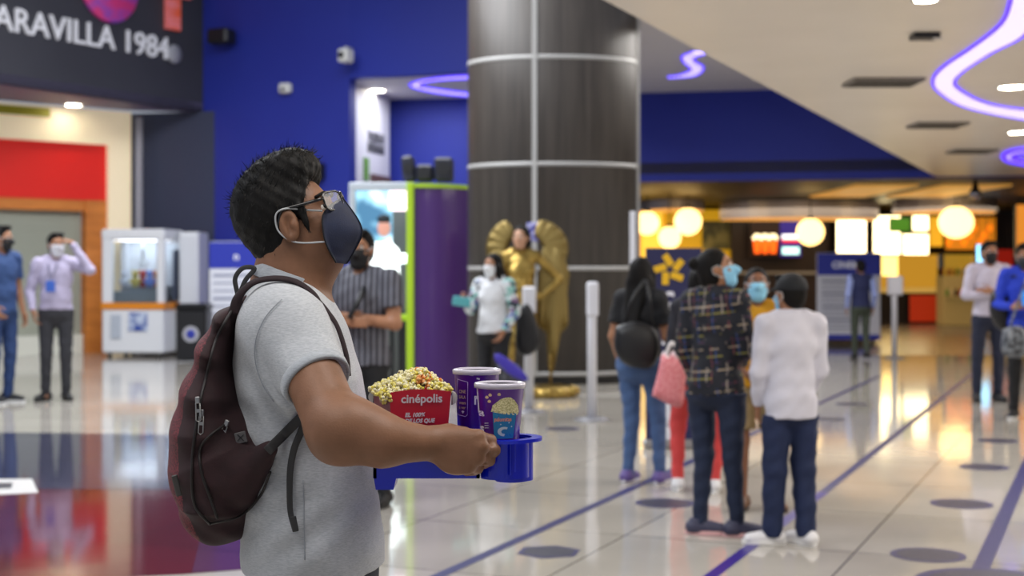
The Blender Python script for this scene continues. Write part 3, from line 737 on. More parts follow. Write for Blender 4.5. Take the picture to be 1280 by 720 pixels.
        for nm in 'LR': S.cone(j['h' + nm], j['k' + nm], r[0] * s, r[1] * s, k=.03); S.cone(j['k' + nm], j['a' + nm] - V(0, 0, .035 * s), r[1] * s, r[2] * s, k=.015, capb=True)
    S.keep(T(0, 0, hem + .02), V(0, 0, 1)); S.warp(fold)
    S.build('skirt' if bottom_kind == 'skirt' else 'shorts' if bottom_kind == 'shorts' else 'trousers', bottom, t)
    for nm in 'LR':
        a = j['a' + nm]; g = a * V(1, 1, 0); ty = j['t' + nm]; d, sd_ = body_frame(yaw + ty); z0 = max(0.0, a[2] - .085 * s)
        S = SDF(g + V(-.30, -.30, -.01) * s, g + V(.30, .30, .22) * s + V(0, 0, z0), max(.004, vox * .6)); L = shoe_len
        S.cone(g - d * .045 * s + V(0, 0, z0 + .042 * s), g + d * .14 * s * L + V(0, 0, z0 + .030 * s), .042 * s, .034 * s, k=.02, flat=(sd_, 1.12)); S.cone(g - d * .02 * s + V(0, 0, z0 + .05 * s), g - d * .015 * s + V(0, 0, z0 + .095 * s), .044 * s, .042 * s, k=.02, capb=True)
        S.cone(g + d * .03 * s + V(0, 0, z0 + .06 * s), g + d * .12 * s * L + V(0, 0, z0 + .035 * s), .032 * s, .03 * s, k=.02)
        S.keep(V(0, 0, z0 + .012), V(0, 0, -1))
        so = S.build('shoe', mat('shoe ' + shoes, shoes, .55), t)
        k = MB(); ol = []
        for i in range(20):
            a_ = 2 * PI * i / 20; uu_ = .135 * (math.cos(a_)) + .047; ww = (.046 + .006 * math.cos(a_)) * math.sin(a_)
            ol.append(g + d * uu_ * s * (1 if uu_ < 0 else L) + sd_ * ww * s + V(0, 0, z0 + .002))
        k.prism(ol, (0, 0, .022), 0); k.build('sole', mat('sole ' + sole, sole, .6), so)
    return t, T, j, HH
# ================================================================== PROPS
RM = lambda a: [V(math.cos(a), math.sin(a), 0), V(-math.sin(a), math.cos(a), 0), V(0, 0, 1)]
def tri_font(k, *a, **b): put_text(k, *a, **b)

# ---- prize machine
def prize_machine():
    p0 = G(127, 446); p1 = G(205, 446.6); d, n = frame_px(p0, p1); p1 = p0 + d * 1.06; D = .9   # n faces the camera
    t = empty('prize_machine', (p0 + p1) / 2, 'tall white prize machine with glass window and orange band beside the shop front', 'prize machine')
    c = (p0 + p1) / 2 - n * D / 2; R = [d, -n, V(0, 0, 1)]; W = .53; mw = mat('machine white', 'e4e6ea', .35)
    k = MB(); k.box(c + V(0, 0, .42), (W, D / 2, .36), R, bev=.03)
    k.box(c + V(0, 0, 2.02), (W + .01, D / 2 + .01, .09), R, bev=.03)
    for sx in (-1, 1):
        for sy in (-1, 1): k.box(c + d * sx * (W - .06) + R[1] * sy * (D / 2 - .06) + V(0, 0, 1.38), (.06, .06, .62), R, bev=.02)
    k.box(c + R[1] * (D / 2 - .03) + V(0, 0, 1.38), (W - .05, .02, .6), R); k.box(c - d * (W - .10) + n * (D / 2 - .05) + V(0, 0, 1.38), (.08, .045, .6), R, bev=.01)
    k.build('cabinet', mw, t)
    k = MB(); k.box(c + n * (D / 2 + .005) + V(0, 0, .84), (W + .005, .012, .055), R); k.box(c + d * (W + .005) + V(0, 0, .84), (.012, D / 2, .055), R); k.build('band', mat('orange band', 'e08818', .5), t)
    k = MB(); k.box(c + n * (D / 2 - .02) + V(0, 0, 1.38), (W - .12, .006, .5), R); k.box(c + d * (W - .02) + V(0, 0, 1.38), (.006, D / 2 - .12, .5), R)
    k.build('window', mat('machine glass', 'dfeaf0', .03, trans=1, spec=.5), t)
    k = MB(); k.box(c + V(0, 0, 1.94), (W - .14, D / 2 - .14, .012), R); k.build('lamp', mat('machine lamp', 'ffffff', .5, emit='eef4ff', es=5), t)
    k = MB(); k.box(c + V(0, 0, .98), (W - .12, D / 2 - .12, .1), R); k.box(c - n * (.2) + V(0, 0, 1.12), (W - .16, .2, .04), R); k.build('shelf', mat('grey shelf', '8a9096', .5), t)
    k = MB(); k.tube([c + V(0, 0, 1.93), c + V(0, 0, 1.62)], .02, 8)
    for i in range(3):
        a = i * 2.1; e = V(math.cos(a), math.sin(a), 0); k.tube([c + V(0, 0, 1.62), c + e * .08 + V(0, 0, 1.55), c + e * .03 + V(0, 0, 1.47)], .012, 6)
    k.build('claw', mat('steel', 'b8b8b8', .3, 1), t)
    for i, (q, r, cl) in enumerate(((-.25, -.2, 'd8dce8'), (.05, -.15, 'c03028'), (.2, -.3, '7088d8'), (-.05, -.3, 'd8c060'), (.28, -.12, 'd07838'))):
        k = MB(); z = 1.16 + .07; o = c + d * q + n * (-r * .5 + .05) + V(0, 0, z)
        k.ball(o, (.08, .07, .09), 14, R=R); k.ball(o + V(0, 0, .13), .06, 12)
        for s_ in (-1, 1): k.ball(o + d * s_ * .045 + V(0, 0, .185), .022, 8); k.ball(o + d * s_ * .08 + V(0, 0, .02), .03, 8)
        k.build('plush_toy', mat('plush ' + cl, cl, .9), None, origin=o, label=['white plush toy at the left inside the prize machine', 'red plush toy in the middle of the prize machine', 'blue plush toy at the right inside the prize machine', 'yellow plush toy behind the others in the prize machine', 'orange plush toy nearest the right pane of the prize machine'][i], cat='toy')
    k = MB(); k.box(c + d * .1 + n * (D / 2 + .012) + V(0, 0, .58), (.16, .01, .15), R); k.build('picture', mat('blue picture', '2848a0', .4, var=(9, 'c8d4e8', .1)), t)
    k = MB(); k.box(c - d * .28 + n * (D / 2 + .012) + V(0, 0, .5), (.09, .012, .2), R, bev=.008); k.box(c - d * .28 + n * (D / 2 + .022) + V(0, 0, .56), (.03, .01, .05), R)
    k.build('coin_panel', mat('coin panel', 'b8c0cc', .4), t)
    k = MB(); k.box(c + d * (W + .012) - n * .1 + V(0, 0, 1.35), (.01, .13, .42), R); k.build('side_decal', mat('side decal', '50586c', .4), t)
    for sx in (-1, 1):
        for sy in (-1, 1): k = MB(); k.lathe(c + d * sx * (W - .1) + R[1] * sy * (D / 2 - .1), [(.04, 0), (.04, .07)], 12); k.build('foot', mat('black plastic', '16161a', .4), t)
    return d, n
prize_machine()
c = V(-5.47, 24.1, 0)
t = empty('service_cabinet', c, 'plain white cabinet standing against the right side of the prize machine', 'cabinet')
k = MB(); k.box(c + V(.06, .1, 1.05), (.16, .40, 1.02), bev=.02); k.build('body', mat('machine white', 'e4e6ea', .35), t)
k = MB(); k.box(c + V(.06, -.31, 1.1), (.13, .01, .9)); k.build('door', mat('door white', 'd4d6dc', .4), t)
# ---- trash bin
c = G(243, 452); t = empty('trash_bin', c, 'black trash bin with a round grey emblem in front of the blue wall', 'bin')
k = MB(); k.box(c + V(0, 0, .42), (.235, .24, .40), bev=.03); k.build('body', mat('bin black', '101014', .4), t)
k = MB(); k.box(c + V(0, 0, .86), (.25, .255, .05), bev=.03); k.build('lid', mat('bin lid', '0a0a0c', .35), t)
k = MB(); k.lathe(c + V(0, -.245, .44), [(0, 0), (.125, 0), (.125, .006)], 28, axis=[V(1, 0, 0), V(0, 0, 1), V(0, -1, 0)]); k.build('emblem', mat('emblem grey', 'a0a0a8', .5), t)
k = MB(); k.lathe(c + V(0, -.253, .44), [(.05, 0), (.07, 0), (.07, .004), (.05, .004)], 24, axis=[V(1, 0, 0), V(0, 0, 1), V(0, -1, 0)]); k.build('emblem_ring', m_blue, t)

# ---- notice boards (blue header, white body)
def notice(x0, x1, ytop, ybase, label, hdr, head_txt, rows, Y=None):
    Y = Y or GY(ybase); a = P(x0, ybase, Y); b = P(x1, ytop, Y); z0 = max(0.0, a[2]); c = V((a[0] + b[0]) / 2, Y, 0); W = (b[0] - a[0]) / 2; Hh = b[2]
    t = empty('notice_board', c, label, 'notice board'); k = MB(); k.box(c + V(0, 0, Hh / 2 + .05), (W, .03, Hh / 2 - .05), bev=.008)
    k.build('panel', mat('board white', 'dcdee8', .5), t)
    k = MB(); k.box(c + V(0, -.033, Hh - hdr / 2 - .01), (W - .004, .006, hdr / 2)); k.build('header', mat('board blue', '2030a8', .5), t); k = MB(); k.box(c + V(0, -.033, .15), (W - .004, .006, .05)); k.build('foot_band', mat('board blue', '2030a8', .5), t)
    k = MB(); put_text(k, head_txt, c + V(0, -.042, Hh - hdr * .7), V(1, 0, 0), V(0, 0, 1), hdr * .42, 0, .002, .004, 'CENTER')
    k.build('heading', mat('sign white', 'd8d8de', .5), t)
    k = MB(); n = rows
    for i in range(n):
        z = Hh - hdr - .12 - i * (Hh - hdr - .35) / n; w_ = W * random.uniform(.55, .82); k.box(c + V(-W * .85 + w_, -.034, z), (w_, .004, .012 + .01 * (i % 3 == 0)))
    k.build('text_lines', mat('faded ink', '9296ac', .6), t)
    for sx in (-1, 1): k = MB(); k.box(c + V(sx * W * .7, 0, .03), (.04, .2, .03), bev=.01); k.build('foot', mat('black plastic', '16161a', .4), t)
notice(1021, 1100, 316, 431, 'tall white notice board with blue header behind the man in the navy vest', .42, 'CINEMA', 12)
notice(262, 330, 302, 449, 'white notice board with blue header against the blue wall, behind the man\'s shoulders', .42, 'n', 9)
# ---- things on the blue wall
def wallpt(px, py):
    r = V((px - 640) / F, 1, -(py - HZ) / F); tt = np.dot(W0, wn) / np.dot(r, wn); p = r * tt; p[2] += CAMH; return p
RW = [wd, -wn, V(0, 0, 1)]; m_blk = mat('black plastic', '16161a', .4); m_wht = mat('white plastic', 'd8d8d4', .4)
p = wallpt(289, 49); t = empty('wall_speaker', p, 'black box speaker on the blue wall near the sign board', 'speaker')
k = MB(); k.box(p + wn * .28, (.21, .16, .13), RW, bev=.04); k.build('housing', m_blk, t); k = MB(); k.tube([p, p + wn * .15], .03, 8); k.build('bracket', m_blk, t)
p = wallpt(360, 111); t = empty('wall_sensor', p, 'small white box on the blue wall right above the man\'s head', 'sensor')
k = MB(); k.box(p + wn * .08, (.11, .07, .085), RW, bev=.03); k.build('housing', m_wht, t); k = MB(); k.ball(p + wn * .17 - V(0, 0, .03), .035, 10); k.build('lens', mat('grey lens', '60606a', .2), t)
p = wallpt(398, 215); t = empty('wall_speaker', p, 'black box on the blue wall directly in front of the man\'s forehead', 'speaker')
k = MB(); k.box(p + wn * .12, (.15, .12, .14), RW, bev=.02); k.build('housing', m_blk, t); k = MB(); k.tube([p, p + wn * .05], .04, 8); k.build('bracket', m_blk, t)
p = wallpt(440, 62); t = empty('security_camera', p, 'white security camera on a jointed arm at the right edge of the blue wall', 'camera')
k = MB(); k.tube([p, p + wn * .2, p + wn * .3 + wd * .05 - V(0, 0, .12)], .03, 8); k.build('arm', m_wht, t)
k = MB(); k.box(p + wn * .36 + wd * .1 - V(0, 0, .16), (.09, .13, .11), RW, bev=.03); k.build('housing', m_wht, t)
k = MB(); k.lathe(p + wn * .51 + wd * .1 - V(0, 0, .16), [(0, .015), (.05, .01), (.055, 0)], 16, axis=[wd, V(0, 0, 1), wn]); k.build('lens', m_blk, t)

# ---- photo booth kiosk
c = V(P(546, 340, 16.0)[0], 16.0, 0); t = empty('photo_booth', c, 'purple-sided booth with lime edges and a bright picture screen', 'booth')
m_lime = mat('lime edge', '98b818', .5, emit='98c010', es=.15); Yk = 16.0
def RB(x0, y0, x1, y1, Y, th, name, m, bev=.0, z0=None):
    a = P(x0, y0, Y); b = P(x1, y1, Y); zb = b[2] if z0 is None else z0
    k = MB(); k.box(((a[0] + b[0]) / 2, Y + th / 2, (a[2] + zb) / 2), ((b[0] - a[0]) / 2, th / 2, (a[2] - zb) / 2), bev=bev); return k.build(name, m, t)
k = MB(); a = P(516, 234, Yk); b = P(583, 234, Yk)
arc = [V(a[0] + (b[0] - a[0]) * u, Yk + .05 + .35 * u ** 2.5, 0) for u in np.linspace(0, 1, 14)]
k.prism([*arc, *[q + V(0, .12, 0) for q in arc[::-1]]][::-1], (0, 0, a[2])); k.build('side_panel', mat('purple panel', '43206a', .35, coat=.3), t)
k = MB(); k.prism([*[q + V(0, -.03, a[2]) for q in arc], *[q + V(0, .15, a[2]) for q in arc[::-1]]][::-1], (0, 0, .045)); k.build('top_edge', m_lime, t)
RB(508, 228, 517, 340, Yk - .02, .16, 'edge_post', m_lime, .01, 0.0)
RB(490, 393, 509, 401, Yk + .1, .1, 'edge_rail', m_lime, .01)
RB(436, 228, 512, 238, Yk + .05, .3, 'frame', mat('booth frame', 'b4bcc4', .4), .01); RB(436, 238, 444, 400, Yk + .05, .3, 'frame', MATS['booth frame'], .01)
RB(487, 300, 492, 340, Yk + .4, .1, 'post', m_blk, 0, 0.0); RB(498, 390, 506, 450, Yk + .4, .1, 'post', m_blk, 0, 0.0)
m_scr = mat('picture screen', '202830', .3)
nt = m_scr.node_tree; tc = nt.nodes.new('ShaderNodeTexCoord'); n = nt.nodes.new('ShaderNodeTexNoise'); n.inputs['Scale'].default_value = 2.6; n.inputs['Detail'].default_value = 2
r = nt.nodes.new('ShaderNodeValToRGB'); r.color_ramp.elements[0].position = .36; r.color_ramp.elements[0].color = (.05, .16, .28, 1); r.color_ramp.elements[1].position = .60; r.color_ramp.elements[1].color = (.85, .97, 1, 1)
e_ = r.color_ramp.elements.new(.47); e_.color = (.30, .62, .80, 1)
nt.links.new(tc.outputs['Object'], n.inputs[0]); nt.links.new(n.outputs[0], r.inputs[0]); nt.links.new(r.outputs[0], nt.nodes['Principled BSDF'].inputs['Emission Color']); nt.nodes['Principled BSDF'].inputs['Emission Strength'].default_value = 1.6
RB(444, 238, 490, 345, Yk + .12, .08, 'screen', m_scr, 0); RB(486, 238, 509, 263, Yk + .12, .08, 'screen', mat('pink lit panel', 'ffffff', .4, emit='ffd8ee', es=1.6), 0)
m_wlit = mat('white lit panel', 'ffffff', .4, emit='e8fbff', es=2.0)
RB(446, 345, 490, 385, Yk + .10, .08, 'lit_shelf', m_wlit, 0); RB(488, 317, 510, 329, Yk + .04, .2, 'lit_shelf', m_wlit, .01)
# picture of a standing man shown on the screen
k = MB(); q = P(480, 285, Yk + .10); k.ball(q, (.075, .012, .10), 14); k.build('screen_face', mat('screen skin', 'b08070', .5, emit='c89080', es=.7), t)
k = MB(); q = P(480, 274, Yk + .10); k.ball(q, (.08, .014, .055), 14); k.build('screen_hair', mat('screen hair', '182028', .5), t)
k = MB(); q = P(478, 330, Yk + .10)
k.prism([q + V(-.20, 0, -.2), q + V(.20, 0, -.2), q + V(.19, 0, .16), q + V(.1, 0, .25), q + V(-.1, 0, .25), q + V(-.19, 0, .16)], (0, -.012, 0)); k.build('screen_shirt', mat('screen shirt', 'ffffff', .5, emit='f0ffff', es=1.5), t)
RB(444, 262, 509, 460, Yk + .7, .08, 'back_panel', mat('booth grey', '747874', .5), 0, 0.0)
# dark speakers on top of the booth
def topbox(x0, y0, x1, y1, label, tilt=0.0):
    Y = Yk + .25; a = P(x0, y0, Y); b = P(x1, y1, Y); c = (a + b) / 2; zt = P(0, 229, Yk)[2]
    t = empty('stage_speaker', V(c[0], c[1], zt + .03), label, 'speaker', 'dark equipment on top of the booth')
    h = V((b[0] - a[0]) / 2, .14, (a[2] - b[2]) / 2); R = [V(math.cos(tilt), 0, math.sin(tilt)), V(0, 1, 0), V(-math.sin(tilt), 0, math.cos(tilt))]
    m = mat('dark equipment', '1e2030', .5); k = MB(); k.box(V(c[0], Y, zt + .03 + h[2]), h, R, bev=.03); k.build('housing', m, t)
    k = MB(); k.lathe(V(c[0], Y - .145, zt + .03 + h[2]), [(0, 0), (min(h[0], h[2]) * .6, 0), (min(h[0], h[2]) * .75, .012)], 20, axis=[V(1, 0, 0), V(0, 0, 1), V(0, -1, 0)]); k.build('cone', m_blk, t)
topbox(503, 197, 519, 229, 'upright dark slab at the left on top of the booth', .12); topbox(520, 208, 542, 229, 'low dark box in the middle on top of the booth'); topbox(543, 199, 567, 229, 'rounded dark box at the right on top of the booth')

# ---- posts
def post(px, ybase, ytop, wpx, hx0, hx1, hy0, hy1, label, name='sanitiser_stand', cat='stand', m=None):
    c = G(px, ybase); Y = c[1]; r = wpx / 2 * Y / F; zt = P(px, ytop, Y)[2]; t = empty(name, c, label, cat); m = m or mat('post white', 'd4d4da', .35)
    k = MB(); k.lathe(c, [(.17, 0), (.17, .012), (.12, .022), (r, .03)], 32); k.build('base', mat('post base', '8a8a90', .4, .3), t)
    k = MB(); k.lathe(c, [(r, .02), (r, zt - .02), (r * .8, zt)], 20); k.build('pole', m, t)
    a = P(hx0, hy0, Y); b = P(hx1, hy1, Y); k = MB(); k.box(((a[0] + b[0]) / 2, Y - .02, (a[2] + b[2]) / 2), ((b[0] - a[0]) / 2, .045, (a[2] - b[2]) / 2), bev=.02); k.build('head', m, t); return t
post(740, 525, 356, 12, 733, 748, 352, 396, 'white sanitiser post standing alone in the middle of the floor')
post(661, 515, 362, 12, 653, 670, 358, 392, 'white post beside the golden angel, behind the woman in the floral jacket')
post(1118, 448, 345, 7, 1109, 1128, 345, 369, 'slim far post with a square head in front of the food counter', 'sign_post', 'sign post')
k = MB(); c = V(P(791, 340, 17.6)[0], 17.6, 0); t = empty('banner_stand', c, 'narrow white upright banner at the right side of the column', 'banner')
k.box(c + V(0, 0, 1.1), (.035, .02, 1.05), bev=.01); k.build('panel', mat('post white', 'd4d4da', .35), t); k = MB(); k.box(c + V(0, 0, .02), (.1, .14, .02), bev=.008); k.build('foot', m_blk, t)

# ---- navy roll-up banner
c = G(842, 560); Y = c[1]; W_ = 35 * Y / F; zt = P(0, 310, Y)[2]; t = empty('roll_up_banner', c, 'navy roll-up banner with a yellow star mark and white stacked letters', 'banner')
k = MB(); k.box(c + V(0, 0, zt / 2 + .03), (W_, .006, zt / 2 - .03)); k.build('sheet', mat('navy sheet', '1a1c4a', .5), t)
k = MB(); k.box(c + V(0, .01, .035), (W_ + .02, .06, .035), bev=.015); k.build('base', mat('steel', 'b8b8b8', .3, 1), t)
k = MB(); k.tube([c + V(0, .03, .05), c + V(0, .03, zt)], .012, 8); k.build('pole', mat('steel', 'b8b8b8', .3, 1), t)
sc = P(837, 337, Y) + V(0, -.012, 0); k = MB()
for i in range(5):
    a = math.radians(100 + 72 * i); u = V(math.cos(a), 0, math.sin(a)); v = V(-math.sin(a), 0, math.cos(a)); o = sc + u * .078
    k.box(o, (.050, .004, .027), [norm(u + v * .45), V(0, 1, 0), norm(v - u * .45)])
k.build('star_mark', mat('banner yellow', 'e0b010', .5), t)
k = MB()
for i, ch_ in enumerate('cinépolis'):
    put_text(k, ch_, P(835, 382 + i * 24, Y) + V(0, -.012, 0), V(1, 0, 0), V(0, 0, 1), .235, 0, .002, .006, 'CENTER')
k.build('lettering', mat('banner white', 'dcdce4', .5), t)

# ---- concession stand
def lit(name, x0, y0, x1, y1, Y, col, es, label, cat, frame='1a1410', th=.12, group=None, bev=0):
    a = P(x0, y0, Y); b = P(x1, y1, Y); c = (a + b) / 2; t = empty(name, c + V(0, th, 0), label, cat, group); w_, h_ = abs(b[0] - a[0]) / 2, abs(a[2] - b[2]) / 2
    k = MB(); k.box(c + V(0, th / 2, 0), (w_ + .018, th / 2, h_ + .018), bev=.01); k.build('frame', mat('frame ' + frame, frame, .5), t)
    if c[2] - h_ > .9:
        for sx in (-.7, .7): kr = MB(); kr.tube([c + V(sx * w_, th / 2, h_), V(c[0] + sx * w_, c[1] + th / 2, ZL + .118)], .01, 6); kr.build('rod', m_blk, t)
    k = MB(); k.box(c + V(0, -.012, 0), (w_, .012, h_)); k.build('panel', mat(f'lit {col} {es}', col, .5, emit=col, es=es), t); return t, c, w_, h_
YC = 37.0
lit('menu_board', 1046, 270, 1082, 318, YC, 'ffe8b8', 4.2, 'bright white lit menu board, left of the pair over the counter', 'menu board')
lit('menu_board', 1092, 270, 1125, 318, YC, 'ffe8b0', 4.2, 'bright lit menu board directly above the far sign post', 'menu board')
lit('menu_board', 1129, 293, 1160, 318, YC, 'ffe8b0', 4.2, 'bright lit menu board under the green sign', 'menu board')
lit('menu_board', 1141, 270, 1160, 288, YC, 'ffe8b0', 4.2, 'small lit panel right of the green sign', 'menu board')
lit('counter_sign', 1113, 273, 1137, 289, YC - .3, '3c7a18', .5, 'small green lit sign over the counter', 'sign')
lit('menu_board', 1102, 320, 1122, 345, YC + .4, 'ffd878', 2.2, 'small warm lit panel low over the counter', 'menu board')
lit('menu_board', 1162, 271, 1178, 308, YC + .6, 'e0a020', .9, 'yellow lit wall panel left of the large oval lamp', 'menu board')
lit('menu_board', 1182, 272, 1244, 312, YC + .8, 'c87818', .8, 'amber lit picture board behind the oval lamp', 'menu board')
t, c, w_, h_ = lit('snack_poster', 938, 277, 974, 321, YC, '2a1410', .05, 'lit poster of three popcorn boxes on the dark wall', 'poster')
for i in range(3):
    q = c + V((-.5 + i * .5) * w_ * 1.1, -.05, -.12); k = MB(); k.prism([q + V(-.07, 0, -.25), q + V(.07, 0, -.25), q + V(.11, 0, .1), q + V(-.11, 0, .1)], (0, -.02, 0)); k.build('popcorn_box', mat('poster orange', 'f07020', .5, emit='ff5a10', es=1.3), t)
    k = MB()
    for jn in range(5): k.ball(q + V(-.08 + .04 * jn, -.01, .15 + .05 * (jn % 2 + (jn == 2))), (.05, .015, .06), 8)
    k.build('popcorn_print', mat('poster cream', 'ffe8b0', .5, emit='fff0c0', es=1.8), t)
t, c, w_, h_ = lit('promo_screen', 975, 277, 1001, 321, YC, '2a1c78', .7, 'violet lit screen with white and red bars beside the popcorn poster', 'screen')
for z, cl, hh in ((.06, 'ffffff', .06), (-.04, 'e03028', .04), (-.30, 'c8fff0', .09)):
    k = MB(); k.box(c + V(-.0, -.03, z), (w_ * .8, .01, hh)); k.build('bar', mat('bar ' + cl, cl, .5, emit=cl, es=1.5), t)
def globe(px, py, r, label, sx=1.0, Y=32.8):
    p = P(px, py, Y); R_ = r * Y / F; t = empty('globe_lamp', p + V(0, 0, R_), label, 'lamp', 'globe lamps over the food counters')
    k = MB(); k.ball(p, (R_ * sx, R_, R_), 28); k.build('globe', mat('globe glow', 'fff0c0', .5, emit='ffcf80', es=3.4), t)
    k = MB(); k.tube([p + V(0, 0, R_), p + V(0, 0, ZL + .1 - p[2])], .012, 6); k.build('cord', m_blk, t)
    k = MB(); k.lathe(p + V(0, 0, R_ - .03), [(.09, 0), (.07, .06), (.02, .09)], 16); k.build('cap', m_blk, t)
globe(1013, 290, 17, 'round glowing lamp alone against the dark wall, right of the violet screen'); globe(1195, 278, 20, 'largest glowing lamp, slightly oval, over the snack counter', 1.08)
globe(860, 277, 17, 'upper right glowing lamp of the three beside the column'); globe(809, 279, 15, 'glowing lamp nearest the column, leftmost of three'); globe(837, 297, 14, 'lowest glowing lamp of the three beside the column', Y=32.0)
# yellow shop at the left of the hall
t = empty('snack_stall', V(P(858, 340, 38)[0], 38, 0), 'yellow-lit snack stall behind the three lamps beside the column', 'stall')
def SB(x0, y0, x1, y1, Y, th, name, m, bev=0.0, z0=None): return RB(x0, y0, x1, y1, Y, th, name, m, bev, z0)
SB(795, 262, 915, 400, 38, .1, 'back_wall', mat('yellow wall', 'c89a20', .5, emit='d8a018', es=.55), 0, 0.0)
SB(795, 352, 915, 392, 37.2, .6, 'counter', mat('dark counter', '241a16', .4), .02, 0.0)
SB(878, 276, 913, 312, 37.8, .08, 'sign', mat('olive sign', '4a4a28', .5, var=(3, '908850', .1)), 0)
SB(802, 262, 828, 340, 37.8, .08, 'lit_panel', mat('lit wall', 'ffd860', .5, emit='ffcc40', es=.9), 0)
k = MB(); k.box(P(858, 334, 37.7), (.9, .04, .09)); k.build('lit_shelf', mat('shelf glow', 'ffe9a0', .5, emit='ffe090', es=1.2), t)
# steel canopies
def canopy(x0, x1, ytop, ybot, Y, label, glow):
    a = P(x0, ytop, Y); b = P(x1, ybot, Y); t = empty('canopy', V((a[0] + b[0]) / 2, Y, a[2]), label, 'canopy', 'curved steel canopies over the counters')
    cx_, w_ = (a[0] + b[0]) / 2, (b[0] - a[0]) / 2; arc = [V(cx_ + w_ * math.sin(u), Y + 1.6 - 1.6 * math.cos(u), 0) for u in np.linspace(-PI / 2, PI / 2, 22)]
    k = MB(); k.prism([V(q[0], q[1], b[2] + .03) for q in arc][::-1], (0, 0, a[2] - b[2] - .03)); k.build('band', mat('brushed steel', 'b4b2c0', .4, .5), t)
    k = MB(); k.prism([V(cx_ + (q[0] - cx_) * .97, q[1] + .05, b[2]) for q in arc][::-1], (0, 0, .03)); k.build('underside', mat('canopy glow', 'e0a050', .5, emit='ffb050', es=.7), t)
canopy(806, 890, 238, 262, 34.5, 'steel canopy with amber underside nearest the column', 1.1)
canopy(912, 1118, 250, 273, 34.0, 'long steel canopy over the dark wall and popcorn poster', .6)
canopy(1138, 1270, 246, 264, 33.5, 'steel canopy over the snack counter on the right', 1.0)
# gold recessed glow panels in the concession ceiling
for x0, x1, y0, y1, lb in ((1045, 1120, 225, 236, 'left gold recessed light panel in the dark hall ceiling'), (1150, 1230, 228, 236, 'right gold recessed light panel in the dark hall ceiling')):
    z = ZL + .10; a = CE(x0, y0, z); b = CE(x1, y0, z); c_ = CE(x1, y1, z); d_ = CE(x0, y1, z); a[1] = b[1] = min(a[1], 60); 
    ya, yb = 28, 33; xa, xb = P(x0, 0, 30)[0], P(x1, 0, 30)[0]; k = MB(); k.box(((xa + xb) / 2, (ya + yb) / 2, ZL + .09), ((xb - xa) / 2, 2.2, .02))
    k.build('recessed_panel', mat('gold glow', 'c08a40', .5, emit='d09848', es=.55), origin=V((xa + xb) / 2, 30, ZL + .1), label=lb, cat='light panel')
# counter
ck = 38.6; t = empty('service_counter', V(P(1150, 340, ck)[0], ck, 0), 'long food counter with pale lit top and dark front on the right', 'counter')
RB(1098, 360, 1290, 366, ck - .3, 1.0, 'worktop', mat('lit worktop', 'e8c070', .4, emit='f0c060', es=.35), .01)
RB(1098, 366, 1290, 403, ck, .6, 'front', mat('dark counter', '241a16', .4), .0, 0.0)
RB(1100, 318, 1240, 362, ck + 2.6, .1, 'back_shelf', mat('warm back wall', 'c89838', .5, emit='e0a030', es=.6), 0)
RB(1100, 268, 1290, 318, ck + 2.7, .1, 'back_wall', mat('dark back wall', '2c1c12', .5), 0)
lit('front_panel', 1137, 369, 1173, 402, ck - .2, 'b83010', .35, 'red-orange panel on the dark counter front', 'panel')
# display case
Yd = 37.2; t = empty('display_case', V(P(1200, 340, Yd)[0], Yd, 0), 'glass-topped snack display case with goods, left of the man in the white shirt', 'display case')
RB(1180, 345, 1222, 391, Yd, .7, 'case', mat('case beige', 'a89060', .5, emit='c8a860', es=.15), .02, .0)
k = MB(); a = P(1180, 318, Yd); b = P(1222, 345, Yd); k.box(((a[0] + b[0]) / 2, Yd + .3, (a[2] + b[2]) / 2), ((b[0] - a[0]) / 2, .3, (a[2] - b[2]) / 2)); k.build('glass', mat('machine glass', 'dfeaf0', .03, trans=1, spec=.5), t)
k = MB(); k.box(((a[0] + b[0]) / 2, Yd - .09, P(0, 366, Yd)[2] - .11), ((b[0] - a[0]) / 2, .09, .02), bev=.005); k.build('shelf', mat('case beige', 'a89060', .5), t)
rr = random.Random(3)
for i in range(14):
    x = 1184 + (i % 7) * 5.6; y = (340, 366)[i // 7]; q = P(x, y, Yd - .08 + (.38 if i < 7 else 0)); cl = ('c03818', 'e08820', '5a8a30', 'd8c8a0', '402018')[i % 5]
    k = MB(); k.lathe(q + V(0, 0, -.09), [(.03, 0), (.045, .02), (.045, .13), (.02, .17), (.02, .2)], 12)
    k.build('snack_jar', mat('jar ' + cl, cl, .4), origin=q, label=('jar ' if 0 else '') + ('small jar on the upper row inside the display case' if i < 7 else 'small jar along the front of the display case'), cat='jar', group='snack jars upper row' if i < 7 else 'snack jars front row')
for i in range(9):
    x = 1186 + i * 6.5; q = P(x, 303 - 9 * (i % 3), YC + .735); k = MB(); k.ball(q, (.075, .045, .085), 12)
    k.build('orange_lantern', mat('orange orb', 'f08018', .5, emit='ff8010', es=1.1), origin=q, label='small glowing orange ball on the amber picture board', cat='lantern', group='orange balls behind the oval lamp')
lit('order_screen', 1221, 306, 1237, 336, 36.5, '90d8ff', 2.2, 'small pale blue screen beside the white-shirted man\'s head', 'screen')
lit('wall_panel', 1238, 312, 1266, 340, 37.5, 'a01c10', .4, 'dark red panel between the two masked men on the right', 'panel')
lit('menu_board', 1271, 256, 1300, 322, 33.0, 'e08a30', .9, 'orange lit board cut by the right edge of the photo', 'menu board')
